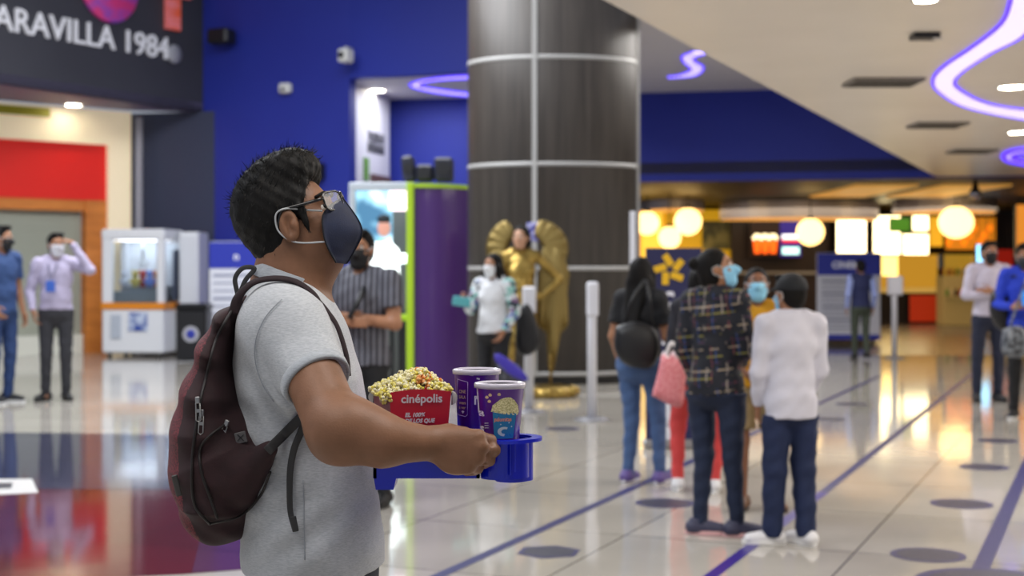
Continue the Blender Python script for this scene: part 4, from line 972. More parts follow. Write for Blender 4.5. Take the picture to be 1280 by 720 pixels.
# dark partition under the long canopy
k = MB(); a = P(915, 340, 37.4); b = P(1037, 340, 37.4); k.box(((a[0] + b[0]) / 2, 37.6, 1.6), ((b[0] - a[0]) / 2, .15, 1.6)); k.build('wall_partition', mat('brown cladding', '30221e', .45, var=((8, 8, .6), '281c19', .2)), kind='structure', label='dark brown clad partition carrying the popcorn poster')
k = MB(); k.box(P(976, 341, 37.4), ((b[0] - a[0]) / 2, .02, .035)); k.build('trim_2', m_seam, kind='structure', label='pale horizontal seam on the brown partition')
k = MB(); q = V(P(1219, 235, 27)[0], 27.0, ZL - .12); k.lathe(q, [(.10, -.12), (.12, 0), (.07, .05), (.03, .235)], 16); o = k.build('hanging_spotlight', mat('chrome', 'd0d0e0', .15, 1), origin=q, label='small shiny spotlight hanging under the dark hall ceiling', cat='spotlight')

# ---- golden angel
m_gold = mat('gold', 'b09450', .30, .8, var=(9, '8a7238', .2)); m_gold2 = mat('gold feather', '8c7844', .45, .6, bump=((10, 10, 60), .5, .01))
Ya = 16.0; base = G(684, 494); 
t, T, j, HH = person(16.0, 651, 1.93, 5, 'golden winged angel statue with black hair, hand on hip, standing before the column', m_gold, m_gold, 'pale', 'tied', headyaw=-20, sleeve='none', fem=True,
    arms=dict(eR=(.0, -.2, 1.12), wR=(.12, -.12, .98), eL=(-.06, .40, 1.16), wL=(.05, .20, .99), dL=(.3, -.8, -.1)), bottom_kind='skirt', hem=.9, name='angel_statue', shoes='8a6a28', sole='8a6a28', gold=[m_gold, skin_mat('pale')], vox=.011)
t['category'] = 'statue'
def wing(px_pts, Y, tip_n, name='wing'):
    """px_pts: (root x,y, tip x,y, width px)"""
    k = MB()
    for i, (x0, y0, x1, y1, w_) in enumerate(px_pts):
        a = P(x0, y0, Y + .12 + .012 * (i % 3)); b = P(x1, y1, Y + .12 + .012 * (i % 3) + .04); m = (a + b) / 2; d = norm(b - a); L = np.linalg.norm(b - a) / 2; s_ = norm(np.cross(d, V(0, 1, 0)))
        k.ball(m, (L, w_ / 2 * Y / F, .022), 10, R=[d, s_, V(0, 1, 0)])
    k.build(name, m_gold2, t)
fr = []
for i in range(16):   # viewer's right wing: arching top then long primaries
    u = i / 15; fr.append((672 + 10 * u, 300 + 14 * u, 680 + 32 * math.sin(u * 2.2), 274 + 60 * u ** 1.5, 16))
for i in range(14):
    u = i / 13; fr.append((690 + 6 * math.sin(u * 3), 305 + 10 * u, 711 - 22 * u, 352 + 125 * u, 15))
for i in range(10):
    u = i / 9; fr.append((682 + 14 * u, 300 + 6 * u, 676 + 32 * u, 400 + 30 * (1 - abs(u - .5)), 14))
wing(fr, 16.0, 0)
fl_ = []
for i in range(16):
    u = i / 15; fl_.append((640 - 6 * u, 300 + 16 * u, 632 - 26 * math.sin(u * 2.3 + .1), 275 + 66 * u ** 1.4, 14))
for i in range(10):
    u = i / 9; fl_.append((630, 305 + 10 * u, 608 + 18 * u, 345 + 70 * u, 12))
wing(fl_, 16.0, 0)
k = MB(); k.lathe(base * V(1, 0, 0) + V(0, 16.0, 0) * 1 + V(0, 0, 0), [(.32, 0), (.34, .03), (.30, .09), (.26, .12)], 32)
for i in range(12): a = i * PI / 6; k.ball(V(base[0] + .31 * math.cos(a), 16.0 + .31 * math.sin(a), .06), .06, 10)
k.build('base', m_gold, t)
k = MB(); q = P(688, 470, 16.1); k.tube([q + V(0, 0, .25), V(q[0], 16.1, .1)], .012, 6); k.build('support_rod', m_gold, t)
k = MB(); q = P(668, 290, 16.7); k.box(q, (.09, .02, .11), bev=.01); k.build('wall_tag', mat('tag blue', '2a2ca0', .4, var=(20, 'c8c8f0', .08)), origin=q, label='small blue sign behind the angel statue\'s shoulder', cat='sign')

# ---- cloth materials with patterns
def plaid():
    m = mat('plaid cloth', '14161e', .8); nt = m.node_tree; b = nt.nodes['Principled BSDF']; tc = nt.nodes.new('ShaderNodeTexCoord'); prev = (*lin('12141f'), 1); last = None
    def line(ax, sc, off, wdt, col, rot=0.0):
        nonlocal last
        mp = nt.nodes.new('ShaderNodeMapping'); mp.inputs['Rotation'].default_value = (0, rot, .6); sep = nt.nodes.new('ShaderNodeSeparateXYZ'); nt.links.new(tc.outputs['Object'], mp.inputs[0]); nt.links.new(mp.outputs[0], sep.inputs[0])
        m1 = nt.nodes.new('ShaderNodeMath'); m1.operation = 'MULTIPLY_ADD'; m1.inputs[1].default_value = sc; m1.inputs[2].default_value = off; nt.links.new(sep.outputs[ax], m1.inputs[0])
        m2 = nt.nodes.new('ShaderNodeMath'); m2.operation = 'FRACT'; nt.links.new(m1.outputs[0], m2.inputs[0]); m3 = nt.nodes.new('ShaderNodeMath'); m3.operation = 'LESS_THAN'; m3.inputs[1].default_value = wdt; nt.links.new(m2.outputs[0], m3.inputs[0])
        nz = nt.nodes.new('ShaderNodeTexNoise'); nz.inputs['Scale'].default_value = 16; nt.links.new(tc.outputs['Object'], nz.inputs[0]); m5 = nt.nodes.new('ShaderNodeMath'); m5.operation = 'GREATER_THAN'; m5.inputs[1].default_value = .5; nt.links.new(nz.outputs[0], m5.inputs[0])
        m6 = nt.nodes.new('ShaderNodeMath'); m6.operation = 'MULTIPLY'; nt.links.new(m3.outputs[0], m6.inputs[0]); nt.links.new(m5.outputs[0], m6.inputs[1])
        mx = nt.nodes.new('ShaderNodeMix'); mx.data_type = 'RGBA'; nt.links.new(m6.outputs[0], mx.inputs[0]); mx.inputs[7].default_value = (*lin(col), 1)
        if last is None: mx.inputs[6].default_value = prev
        else: nt.links.new(last.outputs[2], mx.inputs[6])
        last = mx
    line(2, 9, .1, .07, '9a8a74', .12); line(2, 9, .45, .07, '7a7430', .12); line(2, 9, .75, .05, '4a2a48', .12)
    line(0, 10, .1, .075, '8c8078', .12); line(0, 10, .55, .05, '24407a', .12); line(0, 10, .8, .04, '7a3a40', .12)
    nt.links.new(last.outputs[2], b.inputs['Base Color']); return m
def stripes(name, c1, c2, sc):
    m = mat(name, c1, .8); nt = m.node_tree; b = nt.nodes['Principled BSDF']; tc = nt.nodes.new('ShaderNodeTexCoord'); wv = nt.nodes.new('ShaderNodeTexWave'); wv.inputs['Scale'].default_value = sc; wv.inputs['Distortion'].default_value = .4
    r = nt.nodes.new('ShaderNodeValToRGB'); r.color_ramp.elements[0].color = (*lin(c1), 1); r.color_ramp.elements[1].color = (*lin(c2), 1); r.color_ramp.elements[0].position = .55; r.color_ramp.elements[1].position = .75
    nt.links.new(tc.outputs['Object'], wv.inputs[0]); nt.links.new(wv.outputs[0], r.inputs[0]); nt.links.new(r.outputs[0], b.inputs['Base Color']); return m
def floral():
    m = mat('floral cloth', 'c8ccd0', .8); nt = m.node_tree; b = nt.nodes['Principled BSDF']; tc = nt.nodes.new('ShaderNodeTexCoord'); v = nt.nodes.new('ShaderNodeTexVoronoi'); v.inputs['Scale'].default_value = 26
    r = nt.nodes.new('ShaderNodeValToRGB'); r.color_ramp.interpolation = 'CONSTANT'; sp = nt.nodes.new('ShaderNodeSeparateColor'); nt.links.new(tc.outputs['Object'], v.inputs[0]); nt.links.new(v.outputs['Color'], sp.inputs[0])
    for i, (p_, c_) in enumerate(((0, 'd0d4d8'), (.35, '28343c'), (.55, '88b8b0'), (.7, '5a6a9a'), (.82, 'd8dcdc'), (.92, '7a5a80'))):
        e = r.color_ramp.elements[i] if i < 2 else r.color_ramp.elements.new(p_); e.position = p_; e.color = (*lin(c_), 1)
    nt.links.new(sp.outputs[0], r.inputs[0]); nt.links.new(r.outputs[0], b.inputs['Base Color']); return m
cl = lambda n, c, c2=None: mat(n, c, .8, var=(7, c2 or c, .2), bump=((30, 30, 30), .25, .004))

def bag(name, pts, m, label, cat, strap=None, Y=None, th=.06, ms=None, group=None):
    """pts: outline in px at depth Y; rounded pouch"""
    q = [P(x, y, Y) for x, y in pts]; c = sum(q) / len(q); t = empty(name, c, label, cat, group); sm_ = smooth_path(q + [q[0]], 4)[:-1]; n = len(sm_); k = MB(); vs_ = []; lv = ((-1, .62), (-.8, .88), (-.3, 1), (.3, 1), (.8, .88), (1, .62))
    for a, b in lv: vs_ += [c + (p - c) * b + V(0, a * th, 0) for p in sm_]
    f = [(i * n + j_, i * n + (j_ + 1) % n, (i + 1) * n + (j_ + 1) % n, (i + 1) * n + j_) for i in range(len(lv) - 1) for j_ in range(n)] + [tuple(range(n))[::-1], tuple((len(lv) - 1) * n + i for i in range(n))]
    k.add(vs_, f, 0, True); k.build('pouch', m, t)
    if strap:
        for st in strap: k = MB(); k.tube(smooth_path([P(x, y, yy) for x, y, yy in st], 6), .012, 6, flat=((0, 1, 0), .5)); k.build('strap', ms or m, t)
    return t

# ================================================================== THE PEOPLE AROUND THE HALL
# man raising a hand to his brow, far left
person(15.5, 70, 1.83, 20, 'standing man in lilac shirt, lanyard and white mask, raising a hand to his eyes', cl('lilac shirt', 'aea6c0', 'a69eb8'), cl('charcoal trousers', '2a2a30'), 'tan', 'short', 'd4d4dc', headyaw=35, vox=.011,
    arms=dict(eR=(-.03, -.25, 1.10), wR=(.06, -.22, .90), eL=(.16, .32, 1.32), wL=(.15, .14, 1.60), dL=(.0, -.9, .3)), shoes='101012', sole='101012', hem=.92, collar=True, legs=dict(tR=-35, tL=10))
t = bpy.data.objects['person']; Tb = V(*t.location)
k = MB(); q = P(63, 358, 15.28); k.box(q, (.05, .008, .06), bev=.004); k.build('badge', mat('badge blue', '3a60b8', .4), t); k = MB(); k.tube([P(60, 330, 15.38), q + V(0, 0, .06), P(72, 330, 15.38)], .008, 5); k.build('lanyard', mat('lanyard', '28304a', .6), t)
# man in blue at the left edge
person(15.2, 1, 1.90, 60, 'man in dark blue T-shirt and jeans cut by the left edge of the photo', cl('steel blue shirt', '26406e'), cl('blue jeans', '223a68'), 'tan', 'short', '101014', headyaw=80, sleeve='short', vox=.011, hem=.86, shoes='101014', arms=dict(wR=(.14, -.2, .92), eR=(-.02, -.24, 1.12)), legs=dict(tR=10, tL=20))
# man with crossed arms behind the main figure
person(8.6, 452, 1.66, -25, 'man in grey striped shirt and black mask standing with arms crossed', stripes('grey striped shirt', '3c3c44', '70707a', 9), cl('black trousers', '121216'), 'tan', 'short', '101014', headyaw=-10, sleeve='short', wide=1.12, hem=.86, collar=True,
    arms=dict(eR=(.03, -.25, 1.12), wR=(.20, .02, 1.13), eL=(.04, .26, 1.12), wL=(.23, -.04, 1.17), dR=(.2, 1, 0), dL=(.2, -1, .0), curl=.2), shoes='0e0e10', sole='2a2a2a', legs=dict(aL=(.0, .16, .085), kL=(.02, .13, .48), tL=15))
t = [o for o in C.objects if o.name.startswith('person') and o.type == 'EMPTY'][-1]
k = MB(); k.tube(smooth_path([P(458, 352, 8.55), P(450, 372, 8.38), P(436, 398, 8.36)], 5), .016, 6); k.build('shoulder_strap', m_blk, t)
# woman with floral sleeves
person(13.6, 617, 1.58, -30, 'woman in white top with floral sleeves and white mask, holding up a phone', cl('cream sweater', 'cfd0d2', 'c4c5c8'), cl('black trousers', '121216'), 'tan', 'long', 'e0e2e4', headyaw=-40, fem=True, wide=1.12, sleeve_mat=floral(), vox=.010, hem=.88,
    arms=dict(eR=(.06, -.24, 1.12), wR=(.26, -.20, 1.20), dR=(.7, .1, .5), eL=(-.03, .24, 1.1), wL=(.10, .18, .90)))
q = P(577, 377, 13.2); k = MB(); k.box(q, (.085, .012, .045), [norm(V(1, .3, -.15)), V(-.3, 1, 0), norm(V(.15, 0, 1))], bev=.008); tt = empty('smartphone', q, 'teal smartphone held up by the woman with floral sleeves', 'phone')
k.build('case', mat('teal phone', '58a8b0', .3), tt); k = MB(); k.lathe(q + V(-.05, -.02, .012), [(0, .004), (.01, .004), (.012, 0)], 12, axis=[V(1, 0, 0), V(0, 0, 1), V(0, -1, 0)]); k.build('lens', m_blk, tt)
bag('shoulder_bag', [(645, 385), (660, 380), (670, 400), (675, 430), (660, 444), (645, 436)], mat('black leather', '0e0e12', .45), 'black bag hanging behind the woman with floral sleeves', 'bag', [[(648, 390, 13.8), (640, 360, 13.6), (632, 345, 13.5)]], Y=13.8)
bag('folded_umbrella', [(618, 442), (628, 444), (652, 462), (660, 476), (640, 470), (620, 452)], mat('violet cloth', '3a2ca0', .5), 'violet folded cloth item hanging beside the floral-sleeved woman\'s legs', 'umbrella', Y=13.3, th=.03)
bag('tote_bag', [(622, 452), (648, 456), (656, 475), (650, 498), (628, 500), (618, 475)], mat('dark tote', '24242c', .6, var=(30, '5a5a60', .1)), 'dark patterned bag hanging low beside the floral-sleeved woman', 'bag', Y=13.5)
# woman in black T-shirt, seen from behind
person(9.45, 801, 1.50, 140, 'woman with long dark hair in black T-shirt and light blue jeans, seen from behind', cl('black shirt', '101014'), cl('light jeans', '46608a', '3c5680'), 'tan', 'long', None, headyaw=150, fem=True, sleeve='short', hem=.93, bottom_kind='skinny', wide=1.08,
    arms=dict(eL=(-.05, .22, 1.10), eR=(.02, -.22, 1.1), wR=(.2, -.2, 1.02)), legs=dict(aR=(.05, -.14, .085), aL=(-.04, .09, .085), kR=(.05, -.12, .48), tR=10, tL=150 - 140), shoes='5a4888', sole='c8c8d0')
bag('shoulder_bag', [(770, 408), (795, 402), (820, 412), (824, 440), (812, 460), (782, 456), (768, 436)], mat('black leather', '0e0e12', .45), 'black shoulder bag of the long-haired woman in black T-shirt', 'handbag', [[(778, 412, 9.25), (790, 375, 9.22), (806, 350, 9.3)], [(816, 412, 9.25), (812, 375, 9.22), (808, 350, 9.3)]], Y=9.22, th=.07)
# person in coral leggings behind the plaid shirt
person(9.1, 874, 1.44, 175, 'person in coral leggings and white trainers mostly hidden behind the plaid shirt', cl('dark top', '1c1c26'), cl('coral leggings', 'd84a48', 'cc4040'), 'tan', 'bun', None, fem=True, hem=.80, bottom_kind='skinny', legs=dict(aL=(.02, .16, .085), kL=(.05, .16, .48), aR=(-.04, -.11, .085), kR=(.0, -.14, .48)), shoes='d8d8da', sole='f0f0f0')
tt = bag('gift_bag', [(827, 444), (858, 449), (856, 480), (850, 509), (820, 497), (816, 492), (822, 468)], mat('pink bag', 'd07078', .6, var=(60, 'dc9094', .1)), 'pink gift bag with white tissue held beside the plaid-shirted woman', 'bag', [[(832, 446, 8.9), (840, 428, 8.9), (850, 449, 8.9)]], Y=8.9, th=.05, ms=mat('white cord', 'e0dcdc', .6))
k = MB(); rr = random.Random(5)
for i in range(10): k.ball(P(830 + rr.uniform(0, 26), 446 + rr.uniform(-4, 5), 8.9) + V(0, rr.uniform(-.03, .03), 0), (.022, .015, .03), 6)
k.build('tissue', mat('tissue', 'ead0d0', .8), tt)
# woman in the plaid shirt
person(7.55, 895, 1.53, 140, 'woman in dark plaid shirt, navy jeans and light blue mask, looking up to the right', plaid(), cl('navy jeans', '12203c', '0e1a34'), 'tan', 'bun', '8cc8e8', headyaw=75, tilt=14, fem=True, wide=1.06, hem=.83, bottom_kind='skinny', collar=True,
    arms=dict(eR=(.04, -.17, 1.10), wR=(.2, -.06, 1.02), eL=(-.04, .20, 1.10), wL=(.06, .19, .90)), legs=dict(aR=(.06, -.11, .085), aL=(-.02, .10, .085), kR=(.02, -.10, .48), tR=-50, tL=-60), shoes='34344c', sole='d8a8a8')
# girl in yellow
person(8.4, 946, 1.43, -5, 'girl in mustard yellow sweater, khaki shorts and light blue mask, looking up', cl('mustard sweater', 'c8900c', 'b88208'), cl('khaki cloth', '8a7450', '7c6848'), 'brown', 'tied', '88c4e0', headyaw=-5, tilt=10, fem=True, hem=.86, bottom_kind='shorts',
    arms=dict(eR=(.0, -.2, 1.1), wR=(.12, -.12, 1.0), eL=(.0, .2, 1.1), wL=(.12, .12, 1.0)), shoes='6a4a34', sole='3a2a20', legs=dict(aR=(.02, -.10, .085), aL=(0, .12, .085), tR=-20, tL=20))
# boy in the white shirt and black cap
person(7.3, 988, 1.39, 192, 'boy in white long-sleeved shirt, navy jeans and black cap, seen from behind', cl('white shirt', 'cfcdd8', 'c8c6d2'), cl('indigo jeans', '16244a', '122042'), 'tan', 'short', '8cc8e8', headyaw=215, wide=1.0, hem=.80, bottom_kind='loose', collar=True, cap='15171c',
    arms=dict(eL=(.02, .205, 1.08), wL=(.12, .17, .86), eR=(.02, -.205, 1.08), wR=(.14, -.15, .90)), legs=dict(aL=(.05, .10, .085), aR=(-.02, -.10, .085), tL=75, tR=20), shoes='d8d6d8', sole='e8e6e4', shoe_len=1.05)
# man in the navy vest, far away
person(22.8, 1076, 1.60, 185, 'distant man in navy vest over pale blue shirt walking away', cl('navy vest', '18204a'), cl('olive trousers', '3c4438'), 'tan', 'short', None, vox=.014, sleeve_mat=cl('pale blue sleeves', '8e9cd0'), hem=.88, shoes='141414', sole='141414', legs=dict(aL=(.1, .07, .085), kL=(.08, .08, .48), aR=(-.12, -.07, .12), kR=(.02, -.09, .48)))
# man in white shirt, arms folded
person(15.4, 1236, 1.74, 0, 'man in white shirt, navy trousers and black mask with folded arms, near the right edge', cl('pale shirt', 'c4becc', 'bab4c2'), cl('navy trousers', '1a2036'), 'tan', 'short', '101014', headyaw=5, vox=.011, hem=.90, collar=True,
    arms=dict(eR=(.03, -.25, 1.12), wR=(.20, .02, 1.13), eL=(.04, .25, 1.12), wL=(.22, -.04, 1.17), dR=(.2, 1, 0), dL=(.2, -1, .0), curl=.2), shoes='101014', sole='101014', legs=dict(aR=(0, -.13, .085), kR=(0, -.12, .48), tR=-15, tL=10))
# man in royal blue, at his phone
person(13.6, 1281, 1.68, -15, 'man in royal blue top with backpack looking at a phone, cut by the right edge', cl('royal blue top', '1c3cc0', '1834b0'), cl('black trousers', '121216'), 'tan', 'short', '2a2e34', headyaw=-20, tilt=-10, vox=.010, hem=.88,
    arms=dict(eR=(.0, -.25, 1.10), wR=(.24, -.12, 1.08), dR=(.9, .3, .1), eL=(.0, .25, 1.1), wL=(.25, .05, 1.1)), shoes='101014', sole='c8c8c8', legs=dict(tR=-15))
bag('backpack', [(1240, 365), (1252, 360), (1262, 380), (1264, 408), (1250, 412), (1238, 392)], mat('black leather', '0e0e12', .45), 'black bag behind the shoulder of the man in royal blue', 'bag', [[(1254, 365, 13.7), (1262, 348, 13.6), (1270, 345, 13.5)]], Y=13.7, th=.08)
bag('waist_bag', [(1254, 412), (1268, 407), (1280, 412), (1282, 440), (1270, 448), (1253, 440)], mat('grey-black bag', '1c1e24', .4, var=(25, '7a8088', .12)), 'grey and black bag hanging at the hip of the man in royal blue', 'bag', [[(1262, 410, 13.2), (1272, 380, 13.25), (1284, 345, 13.35)]], Y=13.2, th=.07)
q = P(1283, 373, 13.1); k = MB(); k.box(q, (.04, .008, .07), bev=.006); k.build('smartphone', mat('phone glow', '2060a0', .3, emit='40a0ff', es=.5), origin=q, label='smartphone with lit screen held by the man in royal blue', cat='phone')
# ================================================================== THE MAN WITH THE TRAY
YM = 2.78
m_skin = mat('arm skin', '8a624a', .5, var=(22, '7a563f', .2), bump=(260, .35, .0012), spec=.4)
def knit(name, c1, c2):
    m = mat(name, c1, .9, sheen=.3); nt = m.node_tree; b = nt.nodes['Principled BSDF']; tc = nt.nodes.new('ShaderNodeTexCoord'); mp = nt.nodes.new('ShaderNodeMapping'); mp.inputs['Scale'].default_value = (110, 110, 800)
    n = nt.nodes.new('ShaderNodeTexNoise'); n.inputs['Scale'].default_value = 1; n.inputs['Detail'].default_value = 6; r = nt.nodes.new('ShaderNodeValToRGB'); r.color_ramp.elements[0].position = .38; r.color_ramp.elements[1].position = .6
    r.color_ramp.elements[0].color = (*lin(c1), 1); r.color_ramp.elements[1].color = (*lin(c2), 1); nt.links.new(tc.outputs['Object'], mp.inputs[0]); nt.links.new(mp.outputs[0], n.inputs[0]); nt.links.new(n.outputs[0], r.inputs[0]); nt.links.new(r.outputs[0], b.inputs['Base Color'])
    n2 = nt.nodes.new('ShaderNodeTexNoise'); n2.inputs['Scale'].default_value = 18; n2.inputs['Detail'].default_value = 5; nt.links.new(tc.outputs['Object'], n2.inputs[0]); bp = nt.nodes.new('ShaderNodeBump'); bp.inputs['Strength'].default_value = .35; bp.inputs['Distance'].default_value = .012
    nt.links.new(n2.outputs[0], bp.inputs['Height']); bp2 = nt.nodes.new('ShaderNodeBump'); bp2.inputs['Strength'].default_value = .3; bp2.inputs['Distance'].default_value = .001; nt.links.new(n.outputs[0], bp2.inputs['Height']); nt.links.new(bp.outputs[0], bp2.inputs['Normal']); nt.links.new(bp2.outputs[0], b.inputs['Normal']); return m
m_shirt = knit('heather shirt', 'a4a9b0', 'b8bcc2'); m_rib_c = knit('collar knit', '969ca4', 'a8aeb6')
base = V(P(393, 0, YM)[0], YM, 0)
man = empty('person', base, 'man in grey T-shirt, glasses and navy mask carrying a tray of popcorn and drinks', 'person')
f_, l_ = body_frame(82); tl = math.radians(21); ff = f_ * math.cos(tl) + V(0, 0, math.sin(tl)); uu = -f_ * math.sin(tl) + V(0, 0, math.cos(tl)); ll = np.cross(uu, ff)
HM = HF(P(378, 279, YM), ff, ll, uu, 1.0); R = [ff, ll, uu]
elb = P(423, 544, 2.46); wri = P(548, 555, 2.49); sho = P(384, 452, 2.57)
elb2 = P(432, 540, 3.02); wri2 = P(512, 553, 2.95); sho2 = P(385, 425, 2.97)
S = SDF((-.62, 2.36, .80), (.02, 3.16, 1.70), .0032)
for y0, y1, a, b, ra_, rb_ in ((400, 500, 368, 380, .085, .095), (500, 640, 380, 392, .095, .10)): S.cone(P(a, y0, YM), P(b, y1, YM), ra_, rb_, k=.03, flat=((0, 1, 0), 1.35))
S.cone(P(352, 385, YM), P(370, 300, YM), .074, .064, k=.02); S.cone(P(372, 360, YM), P(398, 322, YM), .058, .05, k=.02)
class HF2(HF):
    def __call__(h, a, b, c): return HF.__call__(h, .88 * a - .013, b * .97, c * (.93 if c > 0 else .80))
HM2 = HF2(HM.o, ff, ll, uu, 1.0)
head_prims(S, HM2, .90, ears=False)
for q in (-1, 1):     # ears with rim and bowl
    e = HM(-.006, .077 * q, -.006); tilt_u = norm(uu + ff * .15); S.ell(e, (.020, .010, .033), [norm(ff - uu * .15), ll, tilt_u], k=.006)
    S.ell(e + ll * q * .010 + ff * .002, (.012, .009, .022), [norm(ff - uu * .15), ll, tilt_u], k=.004, op='-'); S.ell(e + ff * .010 + ll * q * .004 - uu * .002, (.006, .006, .009), R, k=.004); S.cone(e - ff * .009 + ll * q * .005 + uu * .012, e - ff * .008 + ll * q * .005 - uu * .014, .0035, .003, k=.004)
S.cone(sho + (elb - sho) * .12, elb, .052, .0495, k=.02); S.cone(P(375, 425, 2.68), sho + (elb - sho) * .12, .040, .048, k=.01); S.cone(elb + (sho - elb) * .05, P(478, 551, 2.46), .046, .043, k=.03); S.cone(P(478, 551, 2.46), wri, .043, .0275, k=.02, flat=((0, 1, 0), 1.12))
S.ell(P(440, 532, 2.465), (.050, .046, .043), k=.04)
S.cone(sho2, elb2, .055, .046, k=.02); S.cone(elb2, wri2, .044, .028, k=.02)
hand(S, wri2, V(.97, -.10, -.02), V(-.1, -1, .1), 1, .9, .4)
# near hand: back of the hand to the camera, fingers wrapped over the rim of the tray
mcp = [P(597, 547, 2.478), P(600, 559, 2.472), P(595, 572, 2.474), P(584, 583, 2.48)]
for i, q in enumerate(mcp):
    st = wri + V(0, 0, (.012, .004, -.004, -.013)[i]); S.cone(st, q, .020, .0145 - .001 * (i == 3), k=.012)
S.ell(P(572, 562, 2.488), (.042, .018, .034), [norm(V(1, 0, -.25)), V(0, 1, 0), norm(V(.25, 0, 1))], k=.014)
S.ell(P(566, 580, 2.492), (.026, .016, .018), [norm(V(1, 0, -.3)), V(0, 1, 0), norm(V(.3, 0, 1))], k=.014)
for i, q in enumerate(mcp):
    r = (.0105, .0108, .0102, .009)[i]; ln = (.040, .044, .041, .033)[i]
    p1 = q + norm(V(.55, .80, -.22)) * ln; p2 = p1 + norm(V(-.35, .85, -.30)) * ln * .62; p3 = p2 + norm(V(-.85, .25, -.2)) * ln * .45
    S.cone(q, p1, r * 1.18, r * 1.08, k=.005); S.ell(q + V(.002, -.003, .001), (.0125, .0115, .012), k=.006); S.cone(p1, p2, r * 1.06, r, k=.002); S.cone(p2, p3, r, r * .85, k=.002)
tb = P(562, 541, 2.50); t1 = tb + V(.026, .024, -.004); t2 = t1 + V(.020, .026, -.010); S.cone(tb, t1, .016, .012, k=.012); S.cone(t1, t2, .0115, .0098, k=.003); S.cone(t2, t2 + V(.008, .018, -.010), .0098, .008, k=.003)
for i in range(3):    # creases between the knuckles
    a = (mcp[i] + mcp[i + 1]) / 2; S.cone(a + V(.006, -.004, 0), a + V(.022, .012, -.004), .003, .0035, k=.004, op='-')
S.build('body', m_skin, man, iters=1)
# eyes, brows
for q in (-1, 1):
    k = MB(); k.ball(HM2(.071, .027 * q, .010), .0112, 16); k.ball(HM2(.0805, .027 * q, .012), .0058, 12, 1); k.build('eye', [m_eyew, m_iris], man)
    k = MB(); k.tube(smooth_path([HM2(.094, .012 * q, .032), HM2(.093, .028 * q, .039), HM2(.076, .048 * q, .033)], 5), .0042, 6, flat=(uu, .7)); k.build('eyebrow', m_hair, man)
# hair cap plus strands
m_hair_fg = mat('dark hair', '050404', .6, var=((90, 90, 30), '0a0807', .2), bump=((260, 260, 60), .5, .002), spec=.25)
S = SDF(HM.o - .2, HM.o + .2, .0028)
S.ell(HM(-.030, 0, .042), (.100, .083, .099), R, k=.02); S.ell(HM(-.052, 0, -.028), (.056, .066, .068), R, k=.02); S.cone(HM(.030, .034, .104), HM(.030, -.034, .104), .025, .026, k=.03)
S.ell(HM(.005, 0, .105), (.062, .06, .038), R, k=.03)
S.ell(HM(.086, 0, -.016), (.076, .105, .100), R, k=.010, op='-'); S.ell(HM(.056, 0, -.085), (.085, .105, .072), R, k=.012, op='-')
for q in (-1, 1): S.ell(HM(-.004, .082 * q, -.010), (.023, .030, .034), R, k=.006, op='-'); S.cone(HM(.026, .070 * q, .015), HM(.026, .070 * q, -.028), .009, .004, k=.006)
S.ell(HM(-.05, 0, -.145), (.12, .1, .055), R, k=.01, op='-')
rg = np.random.RandomState(2); phs = rg.uniform(0, 6, 8)
S.warp(lambda X, Y_, Z: .0012 * np.sin(X * 210 + Z * 90 + phs[0]) * np.sin(Z * 170 - X * 60 + phs[1]) + .0010 * np.sin(Y_ * 260 + X * 120 + phs[2]))
hair = S.build('hair', m_hair_fg, man)
hv = np.array([tuple(v.co) for v in hair.data.vertices]); hn = np.array([tuple(v.normal) for v in hair.data.vertices]); bl = np.array([base[0], base[1], 0])
k = MB(); cenw = HM(0, 0, -.02); pick = rg.choice(len(hv), 5200, replace=len(hv) < 5200)
for i in pick:
    p = hv[i] + bl; n = hn[i]; rel = p - HM.o; b_ = np.dot(rel, ff)
    if np.dot(rel, uu) < -.075 and b_ > -.02: continue
    top_ = np.dot(n, uu); flow = (ff * .6 + uu * .15 if (top_ > .35) else -uu * .9 - ff * .25); flow = flow - n * np.dot(flow, n); flow = norm(flow + rg.normal(0, .35, 3)); L = rg.uniform(.010, .020) * (1.3 if top_ > .35 else .7)
    lift = .42 if top_ > .35 else .22; d1 = norm(flow + n * lift); d2 = norm(flow + n * lift * .2); a = p - n * .002; m_ = a + d1 * L * .55; e = m_ + d2 * L * .5; sdv = norm(np.cross(n, flow)) * .0007
    k.v += [tuple(a - sdv), tuple(a + sdv), tuple(m_ + sdv * .8), tuple(m_ - sdv * .8), tuple(e)]; c_ = len(k.v) - 5; k.f += [(c_, c_ + 1, c_ + 2, c_ + 3), (c_ + 3, c_ + 2, c_ + 4)]; k.m += [0, 0]; k.sm += [True, True]
k.build('hair_strands', m_hair_fg, man)
# navy moulded mask
m_mask = mat('navy mask', '18203a', .7, var=(30, '1c2644'), bump=((400, 400, 400), .4, .001))
ridge = smooth_path([V(.092, 0, .017), V(.101, 0, -.012), V(.107, 0, -.042), V(.103, 0, -.064), V(.080, 0, -.086), V(.054, 0, -.106)], 4)
edge = smooth_path([V(.085, .020, .013), V(.072, .045, .004), V(.058, .060, -.010), V(.050, .064, -.036), V(.045, .059, -.064), V(.045, .038, -.100)], 4)
k = MB(); nr_ = len(ridge); nc = 8; vs_ = []
for sg in (0, 1):
    for i in range(nr_):
        for jn in range(-nc, nc + 1):
            u = abs(jn) / nc; q = 1 if jn >= 0 else -1; a, b = ridge[i], edge[i]; p = a + (b - a) * u; bul = .006 * math.sin(PI * u) * (1 if 2 < i < nr_ - 3 else .4); p = p + V(bul * .6, bul, 0); 
            p = p - V(.0022, .0015, 0) * sg; vs_.append(HM(p[0], p[1] * q, p[2]))
w_ = 2 * nc + 1; f = []
